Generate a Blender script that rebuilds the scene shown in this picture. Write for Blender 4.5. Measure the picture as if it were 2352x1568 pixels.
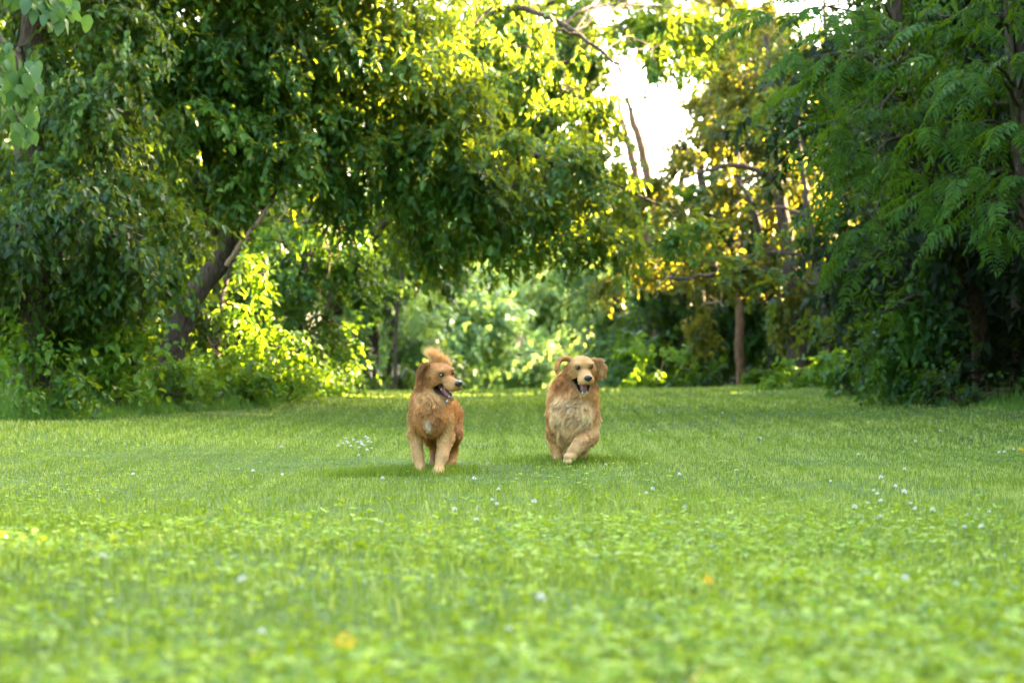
import bpy, math, zlib
import numpy as np
from mathutils import kdtree

scene = bpy.context.scene
C = scene.collection
for _o in list(bpy.data.objects):
    bpy.data.objects.remove(_o)

# ------------------------------------------------------------------ camera
LENS, SENSOR, CAM_H = 85.0, 36.0, 0.70
PITCH = 66.0 / (2352 * LENS / SENSOR)
cam_d = bpy.data.cameras.new('camera')
cam_d.lens = LENS
cam_d.sensor_width = SENSOR
cam_d.clip_start = 0.1
cam_d.clip_end = 2000
cam_d.dof.use_dof = True
cam_d.dof.focus_distance = 16.3
cam_d.dof.aperture_fstop = 2.8
cam = bpy.data.objects.new('camera', cam_d)
cam.location = (0, 0, CAM_H)
cam.rotation_euler = (math.pi / 2 + PITCH, 0, 0)
C.objects.link(cam)
scene.camera = cam

# ------------------------------------------------------------------ sky, sun, exposure
SUN_AZ, SUN_EL = math.radians(58), math.radians(23)      # azimuth clockwise from the view direction (+Y)
SUN = np.array([math.sin(SUN_AZ) * math.cos(SUN_EL), math.cos(SUN_AZ) * math.cos(SUN_EL), math.sin(SUN_EL)])
world = bpy.data.worlds.new('World')
scene.world = world
world.use_nodes = True
wn = world.node_tree
wn.nodes.clear()
w_out = wn.nodes.new('ShaderNodeOutputWorld')
w_bg = wn.nodes.new('ShaderNodeBackground')
w_sky = wn.nodes.new('ShaderNodeTexSky')
w_sky.sky_type = 'NISHITA'
w_sky.sun_disc = False
w_sky.sun_elevation = SUN_EL
w_sky.sun_rotation = SUN_AZ
w_sky.air_density = 1.0
w_sky.dust_density = 4.0
w_sky.ozone_density = 1.0
w_bg.inputs['Strength'].default_value = 0.11
wn.links.new(w_sky.outputs[0], w_bg.inputs['Color'])
wn.links.new(w_bg.outputs[0], w_out.inputs['Surface'])

sun_d = bpy.data.lights.new('sun', 'SUN')
sun_d.energy = 5.0
sun_d.angle = math.radians(0.5)
sun_d.color = (1.0, 0.83, 0.58)
sun = bpy.data.objects.new('sun', sun_d)
from mathutils import Vector
sun.rotation_euler = Vector((-SUN[0], -SUN[1], -SUN[2])).to_track_quat('-Z', 'Y').to_euler()
sun.location = (40, 30, 40)
C.objects.link(sun)

scene.view_settings.view_transform = 'Standard'
scene.view_settings.look = 'None'
scene.view_settings.gamma = 1.0
scene.view_settings.use_curve_mapping = False
scene.view_settings.exposure = 4.55
scene.view_settings.use_white_balance = True      # the camera is balanced for open shade
scene.view_settings.white_balance_temperature = 7200
scene.view_settings.white_balance_tint = 10
scene.render.engine = 'CYCLES'
scene.cycles.use_denoising = True
scene.cycles.max_bounces = 8
scene.cycles.diffuse_bounces = 4
scene.cycles.glossy_bounces = 2
scene.cycles.transmission_bounces = 4
scene.cycles.transparent_max_bounces = 8
scene.cycles.sample_clamp_indirect = 8.0
scene.cycles.caustics_reflective = False
scene.cycles.caustics_refractive = False

rng = np.random.default_rng(11)
FPX = 2352 * LENS / SENSOR


def P(px, py, d):
    """A point seen at (px, py) of a 2352 px wide picture, d metres away."""
    u, v = (px - 1176) / FPX, (784 - py) / FPX
    t = d / (math.cos(PITCH) - v * math.sin(PITCH))
    return np.array([t * u, d, CAM_H + t * (math.sin(PITCH) + v * math.cos(PITCH))])


def M(px, d):
    return px * d / FPX


def sstep(a, b, x):
    t = np.clip((x - a) / (b - a), 0, 1)
    return t * t * (3 - 2 * t)


def ground_z(x, y):
    x = np.asarray(x, float); y = np.asarray(y, float)
    z = (0.30 + 0.010 * np.clip(x, -6, 8)) * sstep(13, 43, y)
    z = z - 1.3 * sstep(46, 78, y)
    z = z + 0.16 * sstep(3.2, 7.0, x) * sstep(16, 27, y) * (1 - sstep(44, 60, y))
    z = z + 0.13 * (1 - sstep(-4.2, -0.8, x)) * sstep(18, 28, y) * (1 - 0.8 * sstep(34, 44, y))
    z = z + 0.012 * np.sin(x * 1.3 + 0.4 * y) * np.sin(y * 0.8 + 1.0) + 0.02 * np.sin(0.45 * y + 0.3 * x)
    return z


def nrm(a):
    return a / np.maximum(np.linalg.norm(a, axis=-1, keepdims=True), 1e-9)


# ------------------------------------------------------------------ mesh helpers
def mesh_np(name, V, Fs, mats=(), attrs=None, smooth=False):
    """V (n,3); Fs list of int arrays (m,3) or (m,4); attrs {name: per-vertex float or rgb}."""
    me = bpy.data.meshes.new(name)
    V = np.ascontiguousarray(V, dtype=np.float32)
    Fs = [np.asarray(f, dtype=np.int32) for f in Fs if len(f)]
    me.vertices.add(len(V))
    me.vertices.foreach_set('co', V.ravel())
    idx = np.concatenate([f.ravel() for f in Fs])
    tot = np.concatenate([np.full(len(f), f.shape[1], np.int32) for f in Fs])
    st = np.concatenate([[0], np.cumsum(tot)[:-1]]).astype(np.int32)
    me.loops.add(len(idx))
    me.loops.foreach_set('vertex_index', idx)
    me.polygons.add(len(tot))
    me.polygons.foreach_set('loop_start', st)
    if smooth:
        me.polygons.foreach_set('use_smooth', np.ones(len(tot), bool))
    for k, a in (attrs or {}).items():
        a = np.asarray(a, np.float32)
        if a.ndim == 1:
            at = me.attributes.new(k, 'FLOAT', 'POINT'); at.data.foreach_set('value', a)
        else:
            at = me.attributes.new(k, 'FLOAT_COLOR', 'POINT')
            at.data.foreach_set('color', np.concatenate([a, np.ones((len(a), 1), np.float32)], 1).ravel())
    for m in mats:
        me.materials.append(m)
    me.update(calc_edges=True)
    return me


def obj(name, me, parent=None, loc=None):
    o = bpy.data.objects.new(name, me)
    C.objects.link(o)
    if parent is not None:
        o.parent = parent
    if loc is not None:
        o.location = loc
    return o


def tag(o, label=None, cat=None, group=None, kind=None):
    if label: o['label'] = label
    if cat: o['category'] = cat
    if group: o['group'] = group
    if kind: o['kind'] = kind
    return o


def empty(name, loc, label, cat, group=None):
    o = bpy.data.objects.new(name, None)
    o.location = tuple(loc)
    o.empty_display_size = 0.1
    C.objects.link(o)
    return tag(o, label, cat, group)


class Geo:
    """Collects vertex and face arrays into one mesh."""
    def __init__(s):
        s.V, s.F, s.A, s.n = [], [], [], 0

    def add(s, V, F, tint=None):
        V = np.asarray(V, float).reshape(-1, 3)
        s.V.append(V)
        s.F.append(np.asarray(F, int) + s.n)
        s.A.append(np.zeros(len(V)) if tint is None else np.broadcast_to(np.asarray(tint, float), (len(V),)))
        s.n += len(V)

    def mesh(s, name, mats, smooth=False, origin=None):
        V = np.concatenate(s.V)
        if origin is not None:
            V = V - np.asarray(origin)
        tri = [f for f in s.F if f.shape[1] == 3]
        qua = [f for f in s.F if f.shape[1] == 4]
        Fs = ([np.concatenate(tri)] if tri else []) + ([np.concatenate(qua)] if qua else [])
        return mesh_np(name, V, Fs, mats, {'tint': np.concatenate(s.A)}, smooth)


def tube(geo, pts, rad, sides=8, rough=0.0, tint=0.0):
    pts = np.asarray(pts, float)
    rad = np.asarray(rad, float)
    T = nrm(np.gradient(pts, axis=0))
    up = np.array([0.31, 0.2, 0.93])
    a = nrm(np.cross(T, up)); b = np.cross(T, a)
    ang = np.linspace(0, 2 * np.pi, sides, endpoint=False)
    rr = rad[:, None] * (1 + rough * rng.normal(size=(len(pts), sides)))
    ring = pts[:, None, :] + rr[..., None] * (np.cos(ang)[None, :, None] * a[:, None, :] + np.sin(ang)[None, :, None] * b[:, None, :])
    n = len(pts)
    i, j = np.meshgrid(np.arange(n - 1), np.arange(sides), indexing='ij')
    i, j = i.ravel(), j.ravel()
    k = (j + 1) % sides
    F = np.stack([i * sides + j, i * sides + k, (i + 1) * sides + k, (i + 1) * sides + j], 1)
    geo.add(ring.reshape(-1, 3), F, tint)


def smooth_path(pts, n, wob=0.0):
    """Catmull-Rom through points (rows may carry extra columns such as a radius)."""
    p = np.asarray(pts, float)
    p = np.vstack([2 * p[0] - p[1], p, 2 * p[-1] - p[-2]])
    m = len(p) - 3
    out = []
    for t in np.linspace(0, m - 1e-6, n):
        i = int(t); f = t - i
        a, b, c, d = p[i], p[i + 1], p[i + 2], p[i + 3]
        out.append(0.5 * (2 * b + (c - a) * f + (2 * a - 5 * b + 4 * c - d) * f * f + (3 * b - a - 3 * c + d) * f ** 3))
    out = np.array(out)
    if wob:
        w = rng.normal(size=(n, 3)) * wob
        w[0] = w[-1] = 0
        out[:, :3] += w
    return out


# ------------------------------------------------------------------ materials
def mat(name):
    m = bpy.data.materials.new(name)
    m.use_nodes = True
    nt = m.node_tree
    nt.nodes.clear()
    return m, nt, nt.nodes.new('ShaderNodeOutputMaterial')


def ramp(nt, src, stops):
    r = nt.nodes.new('ShaderNodeValToRGB')
    e = r.color_ramp.elements
    while len(e) < len(stops):
        e.new(0.5)
    for q, (p, c) in zip(e, stops):
        q.position = p
        q.color = (*c, 1)
    nt.links.new(src, r.inputs[0])
    return r.outputs[0]


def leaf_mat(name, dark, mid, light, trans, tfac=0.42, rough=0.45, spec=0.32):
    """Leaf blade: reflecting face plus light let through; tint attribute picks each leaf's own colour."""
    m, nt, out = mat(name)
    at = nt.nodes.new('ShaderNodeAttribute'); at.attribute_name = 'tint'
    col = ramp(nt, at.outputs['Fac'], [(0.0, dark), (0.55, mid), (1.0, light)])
    pb = nt.nodes.new('ShaderNodeBsdfPrincipled')
    pb.inputs['Roughness'].default_value = rough
    pb.inputs['Specular IOR Level'].default_value = spec
    nt.links.new(col, pb.inputs['Base Color'])
    tr = nt.nodes.new('ShaderNodeBsdfTranslucent')
    mx = nt.nodes.new('ShaderNodeMix'); mx.data_type = 'RGBA'
    mx.inputs[0].default_value = 0.6
    nt.links.new(col, mx.inputs[6])
    mx.inputs[7].default_value = (*trans, 1)
    nt.links.new(mx.outputs[2], tr.inputs['Color'])
    ms = nt.nodes.new('ShaderNodeMixShader')
    ms.inputs[0].default_value = tfac
    nt.links.new(pb.outputs[0], ms.inputs[1])
    nt.links.new(tr.outputs[0], ms.inputs[2])
    nt.links.new(ms.outputs[0], out.inputs['Surface'])
    return m


def bark_mat(name, a, b, scale=6.0):
    m, nt, out = mat(name)
    tc = nt.nodes.new('ShaderNodeTexCoord')
    mp = nt.nodes.new('ShaderNodeMapping'); mp.inputs['Scale'].default_value = (scale * 3, scale * 3, scale * 0.7)
    no = nt.nodes.new('ShaderNodeTexNoise'); no.inputs['Scale'].default_value = 1.6; no.inputs['Detail'].default_value = 6
    nt.links.new(tc.outputs['Object'], mp.inputs[0]); nt.links.new(mp.outputs[0], no.inputs['Vector'])
    col = ramp(nt, no.outputs['Fac'], [(0.3, a), (0.7, b)])
    pb = nt.nodes.new('ShaderNodeBsdfPrincipled'); pb.inputs['Roughness'].default_value = 0.85
    pb.inputs['Specular IOR Level'].default_value = 0.2
    bu = nt.nodes.new('ShaderNodeBump'); bu.inputs['Strength'].default_value = 0.9; bu.inputs['Distance'].default_value = 0.03
    nt.links.new(no.outputs['Fac'], bu.inputs['Height'])
    nt.links.new(col, pb.inputs['Base Color']); nt.links.new(bu.outputs[0], pb.inputs['Normal'])
    nt.links.new(pb.outputs[0], out.inputs['Surface'])
    return m


def plain_mat(name, col, rough=0.6, spec=0.4):
    m, nt, out = mat(name)
    no = nt.nodes.new('ShaderNodeTexNoise'); no.inputs['Scale'].default_value = 60
    c = np.array(col)
    cc = ramp(nt, no.outputs['Fac'], [(0.3, tuple(c * 0.85)), (0.7, tuple(np.minimum(c * 1.15, 1)))])
    pb = nt.nodes.new('ShaderNodeBsdfPrincipled')
    pb.inputs['Roughness'].default_value = rough
    pb.inputs['Specular IOR Level'].default_value = spec
    nt.links.new(cc, pb.inputs['Base Color'])
    nt.links.new(pb.outputs[0], out.inputs['Surface'])
    return m


MT = {
    'deep': leaf_mat('leaf_deep', (0.008, 0.037, 0.007), (0.026, 0.100, 0.013), (0.066, 0.185, 0.022), (0.20, 0.29, 0.010)),
    'ivy': leaf_mat('leaf_ivy', (0.006, 0.030, 0.006), (0.023, 0.084, 0.011), (0.066, 0.160, 0.018), (0.20, 0.26, 0.010)),
    'maple': leaf_mat('leaf_maple', (0.013, 0.056, 0.010), (0.040, 0.135, 0.016), (0.094, 0.220, 0.024), (0.36, 0.38, 0.012), 0.48),
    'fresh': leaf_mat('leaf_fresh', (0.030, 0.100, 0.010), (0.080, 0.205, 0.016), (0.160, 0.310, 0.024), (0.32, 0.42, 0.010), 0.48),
    'far': leaf_mat('leaf_far_haze', (0.055, 0.130, 0.042), (0.115, 0.225, 0.066), (0.210, 0.330, 0.105), (0.26, 0.38, 0.05), 0.45),  # lightened leaf colour stands in for haze over the distance
    'pale': leaf_mat('leaf_pale_sunlit', (0.120, 0.200, 0.050), (0.220, 0.310, 0.080), (0.360, 0.430, 0.140), (0.40, 0.46, 0.06), 0.45),  # sunlight on the distant pale trees is put into the leaf colour
    'frond': leaf_mat('leaf_frond', (0.012, 0.048, 0.006), (0.038, 0.115, 0.010), (0.090, 0.195, 0.014), (0.18, 0.29, 0.006), 0.42, 0.5, 0.18),
    'near': leaf_mat('leaf_near', (0.030, 0.085, 0.030), (0.048, 0.120, 0.036), (0.080, 0.170, 0.048), (0.14, 0.26, 0.02), 0.38),
    'cedar': leaf_mat('leaf_russet', (0.036, 0.070, 0.018), (0.080, 0.120, 0.022), (0.180, 0.190, 0.032), (0.42, 0.34, 0.018), 0.48),
    'shade': leaf_mat('leaf_shade', (0.022, 0.060, 0.014), (0.045, 0.105, 0.020), (0.080, 0.150, 0.026), (0.18, 0.25, 0.012), 0.35),
    'hollow_shade': leaf_mat('leaf_hollow_shade', (0.008, 0.018, 0.006), (0.016, 0.032, 0.010), (0.030, 0.055, 0.014), (0.05, 0.08, 0.01), 0.25, 0.6, 0.1),  # near-black leaves: deep shade of the hollow is put into the colour
    'bark': bark_mat('bark_brown', (0.030, 0.020, 0.013), (0.120, 0.085, 0.055)),
    'bark_red': bark_mat('bark_red', (0.10, 0.050, 0.028), (0.30, 0.160, 0.085)),
    'twig': bark_mat('bark_dry', (0.22, 0.135, 0.07), (0.42, 0.28, 0.16), 12),
}


# ------------------------------------------------------------------ leaves
PROF = {
    'ovate': ([(0, 0, 0), (.35, -.5, .10), (.74, -.28, .05), (1, 0, -.10), (.74, .28, .05), (.35, .5, .10)], [(0, 5, 4, 3), (0, 3, 2, 1)]),
    'kite': ([(0, 0, 0), (.42, -.5, .08), (1, 0, -.06), (.42, .5, .08)], [(0, 3, 2, 1)]),
}


def leaf_geo(pos, t, n, L, W, prof, tint):
    t = nrm(t)
    n = nrm(n - (n * t).sum(1, keepdims=True) * t)
    w = np.cross(n, t)
    pr, fc = PROF[prof]
    pr = np.array(pr); fc = np.array(fc)
    V = (pos[:, None, :] + (L[:, None] * pr[None, :, 0])[..., None] * t[:, None, :]
         + (W[:, None] * pr[None, :, 1])[..., None] * w[:, None, :] + (L[:, None] * pr[None, :, 2])[..., None] * n[:, None, :])
    k = len(pr)
    F = (np.arange(len(pos)) * k)[:, None, None] + fc[None]
    return V.reshape(-1, 3), F.reshape(-1, fc.shape[1]), np.repeat(tint, k)


BEAMS = []        # (point, radius, start): gaps cut in the crowns to let the low sun reach a place


def beam(p, r, start=1.2):
    BEAMS.append((np.asarray(p, float), r, start))


def sun_gap(pos, pad=0.0):
    keep = np.ones(len(pos), bool)
    for c, r, s0 in BEAMS:
        v = pos - c
        s = v @ SUN
        perp2 = (v * v).sum(1) - s * s
        keep &= ~((s > s0) & (perp2 < (r + pad) ** 2))
    return keep


def sphere_dirs(n):
    return nrm(rng.normal(size=(n, 3)))


def foliage(geo, blobs, dens, L=0.12, W=0.062, k=9, twig=0.42, droop=0.45, prof='ovate', clump=0.36, tmean=0.45, carve=True, gaps=None):
    """Leaves on hanging twigs, in sub-clumps, inside ellipsoids (centre, radii); dens = leaves per cubic metre."""
    for c, r in blobs:
        c = np.asarray(c, float); r = np.asarray(r, float)
        vol = 4.19 * r.prod()
        nl = max(30, int(dens * vol))
        nt = max(4, nl // k)
        ns = max(3, int(nt / 14))
        sc = c + sphere_dirs(ns) * (rng.random(ns) ** 0.45)[:, None] * r
        sr = clump * r.mean() * rng.uniform(0.55, 1.25, ns)
        st = rng.normal(0, 0.22, ns)
        wi = rng.integers(0, ns, nt)
        p0 = sc[wi] + rng.normal(size=(nt, 3)) * (sr[wi])[:, None] * np.array([0.6, 0.6, 0.38])
        d = nrm(p0 - c) * 0.75 + rng.normal(size=(nt, 3)) * 0.45 + np.array([0, 0, -droop])
        d = nrm(d)
        tl = twig * rng.uniform(0.6, 1.3, nt)
        f = (np.arange(k) + 0.6) / k
        pos = p0[:, None, :] + d[:, None, :] * (tl[:, None] * f[None])[..., None]
        pos[..., 2] -= droop * 0.5 * (tl[:, None] * f[None] ** 2)
        side = nrm(np.cross(d, rng.normal(size=(nt, 3))))
        sg = np.where(np.arange(k) % 2, 1.0, -1.0)
        td = d[:, None, :] * 0.55 + side[:, None, :] * sg[None, :, None] * 0.8 + rng.normal(size=(nt, k, 3)) * 0.35
        td[..., 2] -= droop * 1.1
        nn = np.array([0, 0, 1.0]) + rng.normal(size=(nt, k, 3)) * 0.55 + nrm(p0 - c)[:, None, :] * 0.5
        tint = np.clip(tmean + st[wi][:, None] + rng.normal(0, 0.21, (nt, k)), 0, 1).ravel()
        pos = pos.reshape(-1, 3); td = td.reshape(-1, 3); nn = nn.reshape(-1, 3)
        kp = np.ones(len(pos), bool)
        if carve:
            kp &= sun_gap(pos, 0.42 * L if L > 0.2 else 0.03)
        if gaps is not None:
            kp &= gaps(pos)
        kp &= pos[:, 2] > ground_z(pos[:, 0], pos[:, 1]) + 0.02
        pos, td, nn, tint = pos[kp], td[kp], nn[kp], tint[kp]
        if not len(pos):
            continue
        Ls = L * rng.uniform(0.65, 1.25, len(pos))
        Ws = Ls * (W / L) * rng.uniform(0.8, 1.2, len(pos))
        geo.add(*leaf_geo(pos, td, nn, Ls, Ws, prof, tint))


def px_blobs(lst):
    """(px, py, depth, rx_px, ry_px, depth radius) -> world ellipsoids."""
    return [(P(a, b, d), (M(rx, d), rd, M(ry, d))) for a, b, d, rx, ry, rd in lst]


def tree(name, label, trunk, limbs, blobs, leafmat, dens, group=None, bark='bark', n_limbs=8, r_limb=0.035, cat='tree', **kw):
    """trunk, limbs: lists of [x, y, z, radius] rows; thing > trunk (with its limbs), crown."""
    global rng
    rng = np.random.default_rng(zlib.crc32(label.encode()))       # every tree keeps its own shape
    base = np.array(trunk[0][:3], float)
    root = empty(name, base, label, cat, group)
    g = Geo()
    tp = smooth_path(trunk, 6 * len(trunk), 0.012)
    tube(g, tp[:, :3], np.maximum(tp[:, 3], 0.004), 12, 0.05)
    for lb in limbs:
        q = smooth_path(lb, 6 * len(lb), 0.012)
        tube(g, q[:, :3], np.maximum(q[:, 3], 0.004), 8, 0.04)
    allp = np.vstack([tp] + [smooth_path(lb, 12) for lb in limbs])
    allp = allp[len(tp) // 4:]
    order = rng.permutation(len(blobs))[:n_limbs] if blobs else []
    for bi in order:
        c = np.asarray(blobs[bi][0]); r = np.asarray(blobs[bi][1])
        tgt = c + rng.normal(size=3) * r * 0.3
        i = np.argmin(np.linalg.norm(allp[:, :3] - tgt, axis=1) + 0.6 * np.maximum(0, allp[:, 2] - tgt[2]))
        s = allp[i, :3]
        mid = (s + tgt) / 2 + np.array([0, 0, 0.12 * np.linalg.norm(tgt - s)]) + rng.normal(size=3) * 0.08
        r0 = min(allp[i, 3] * 0.7, r_limb)
        q = smooth_path(np.column_stack([np.array([s, mid, tgt]), [r0, r0 * 0.7, 0.008]]), 10, 0.015)
        tube(g, q[:, :3], np.maximum(q[:, 3], 0.003), 6, 0.03)
        for _ in range(3):
            f = rng.integers(4, 10)
            e = c + sphere_dirs(1)[0] * r * 0.85
            q2 = smooth_path(np.column_stack([np.array([q[f, :3], (q[f, :3] + e) / 2 + rng.normal(size=3) * 0.06, e]), [0.012, 0.008, 0.003]]), 7)
            tube(g, q2[:, :3], q2[:, 3], 4)
    obj('trunk', g.mesh('trunk', [MT[bark]], True, base), root)
    f = Geo()
    foliage(f, blobs, dens, **kw)
    obj('crown', f.mesh('crown', [MT[leafmat]], False, base), root)
    return root


# ------------------------------------------------------------------ ground
def lawn_left(y):
    return np.interp(y, [0, 20, 24.5, 25.6, 27.5, 29.5, 33, 44, 60, 90], [-11, -7, -5.3, -4.3, -3.65, -3.1, -2.85, -2.7, -6, -14])


def lawn_right(y):
    return np.interp(y, [0, 22, 27, 33, 44, 60, 90], [7.5, 6.2, 5.35, 4.75, 6.0, 7, 14])


def lawn_mask(x, y):
    w = 0.25 * np.sin(1.7 * y + 0.6 * x) + 0.15 * np.sin(4.1 * y)
    return np.minimum(sstep(-0.5, 0.4, x - lawn_left(y) - w), sstep(-0.4, 0.5, lawn_right(y) - x - w))


def make_ground():
    xs = np.unique(np.concatenate([np.linspace(-400, -30, 12), np.linspace(-30, -10, 12), np.linspace(-10, 10, 81), np.linspace(10, 30, 12), np.linspace(30, 400, 12)]))
    ys = np.unique(np.concatenate([np.linspace(-120, 0, 12), np.linspace(0, 80, 141), np.linspace(80, 900, 30)]))
    X, Y = np.meshgrid(xs, ys)
    V = np.stack([X, Y, ground_z(X, Y)], -1).reshape(-1, 3)
    nx = len(xs)
    i, j = np.meshgrid(np.arange(len(ys) - 1), np.arange(nx - 1), indexing='ij')
    a = (i * nx + j).ravel()
    F = np.stack([a, a + 1, a + nx + 1, a + nx], 1)
    m, nt, out = mat('lawn_soil')
    at = nt.nodes.new('ShaderNodeAttribute'); at.attribute_name = 'lawn'
    tc = nt.nodes.new('ShaderNodeTexCoord')
    n1 = nt.nodes.new('ShaderNodeTexNoise'); n1.inputs['Scale'].default_value = 0.9; n1.inputs['Detail'].default_value = 5
    n2 = nt.nodes.new('ShaderNodeTexNoise'); n2.inputs['Scale'].default_value = 28; n2.inputs['Detail'].default_value = 4
    nt.links.new(tc.outputs['Object'], n1.inputs['Vector']); nt.links.new(tc.outputs['Object'], n2.inputs['Vector'])
    ad = nt.nodes.new('ShaderNodeMath'); ad.operation = 'MULTIPLY_ADD'; ad.inputs[1].default_value = 0.6
    nt.links.new(n2.outputs['Fac'], ad.inputs[0])
    hf = nt.nodes.new('ShaderNodeMath'); hf.operation = 'MULTIPLY'; hf.inputs[1].default_value = 0.4
    nt.links.new(n1.outputs['Fac'], hf.inputs[0]); nt.links.new(hf.outputs[0], ad.inputs[2])
    green = ramp(nt, ad.outputs[0], [(0.3, (0.030, 0.055, 0.010)), (0.55, (0.070, 0.120, 0.020)), (0.75, (0.130, 0.180, 0.040))])
    brown = ramp(nt, ad.outputs[0], [(0.3, (0.030, 0.022, 0.012)), (0.7, (0.085, 0.065, 0.035))])
    mx = nt.nodes.new('ShaderNodeMix'); mx.data_type = 'RGBA'
    nt.links.new(at.outputs['Fac'], mx.inputs[0]); nt.links.new(brown, mx.inputs[6]); nt.links.new(green, mx.inputs[7])
    pb = nt.nodes.new('ShaderNodeBsdfPrincipled'); pb.inputs['Roughness'].default_value = 0.9
    pb.inputs['Specular IOR Level'].default_value = 0.15
    bu = nt.nodes.new('ShaderNodeBump'); bu.inputs['Strength'].default_value = 0.7; bu.inputs['Distance'].default_value = 0.03
    nt.links.new(n2.outputs['Fac'], bu.inputs['Height'])
    nt.links.new(mx.outputs[2], pb.inputs['Base Color']); nt.links.new(bu.outputs[0], pb.inputs['Normal'])
    nt.links.new(pb.outputs[0], out.inputs['Surface'])
    o = obj('ground', mesh_np('ground', V, [F], [m], {'lawn': lawn_mask(V[:, 0], V[:, 1])}, True))
    return tag(o, 'mown green lawn rising gently between two walls of trees', 'lawn', kind='structure')


def patchy(x, y, s=1.0, ph=0.0):
    """Smooth 0..1 patches for where clover, dry grass and thin grass grow."""
    x = x * s; y = y * s
    v = (np.sin(1.1 * x + 0.7 * np.sin(0.9 * y + ph)) + np.sin(0.8 * y - 0.6 * x + 2.1 * ph + 1.3 * np.sin(0.5 * x))
         + 0.7 * np.sin(2.3 * x + 1.9 * y + ph) + 0.6 * np.sin(2.9 * y - 2.2 * x + 0.7 + ph))
    return np.clip(0.5 + v / 5.0, 0, 1)


def scatter_beside(dens, y0, y1, extra=2.6, margin=0.35):
    """Points of the lawn just beside that wedge, where it goes on past the frame."""
    n = int(dens * 2 * extra * (y1 - y0))
    y = rng.uniform(y0, y1, n)
    x = (0.212 * y * 1.12 + margin + rng.uniform(0, extra, n)) * np.where(rng.random(n) < 0.5, -1, 1)
    k = rng.random(n) < lawn_mask(x, y)
    return x[k], y[k]


def scatter(dens, y0, y1, margin=0.35, lawn=True):
    """Points in the wedge the photograph shows of the lawn (a little wider), even per square metre."""
    hw = 0.212 * y1 * 1.12 + margin
    n = int(dens * 2 * hw * (y1 - y0))
    x = rng.uniform(-hw, hw, n); y = rng.uniform(y0, y1, n)
    k = np.abs(x) < 0.212 * y * 1.12 + margin
    if lawn:
        k &= rng.random(n) < lawn_mask(x, y)
    return x[k], y[k]


def blades(geo, x, y, h, w, tint, lean=0.5, z0=None):
    n = len(x)
    z = (ground_z(x, y) if z0 is None else z0) - 0.004
    az = rng.uniform(0, 2 * np.pi, n)
    la = rng.uniform(0, 2 * np.pi, n)
    ln = np.abs(rng.normal(0, lean, n))
    wd = np.stack([np.cos(az), np.sin(az), np.zeros(n)], 1) * w[:, None] * 0.5
    ld = np.stack([np.cos(la), np.sin(la), np.zeros(n)], 1)
    b = np.stack([x, y, z], 1)
    up = np.array([0, 0, 1.0])
    m = b + up * (h * 0.55)[:, None] + ld * (h * ln * 0.28)[:, None]
    t = b + up * (h * np.clip(1 - 0.35 * ln, 0.3, 1))[:, None] + ld * (h * ln * 0.95)[:, None]
    V = np.stack([b - wd, b + wd, m + wd * 0.8, m - wd * 0.8, t], 1).reshape(-1, 3)
    i = np.arange(n)[:, None] * 5
    geo.add(V, i + np.array([[0, 1, 2, 3]]), np.repeat(tint, 5))
    geo.F.append(i + np.array([[3, 2, 4]]) + geo.n - len(V))


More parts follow.
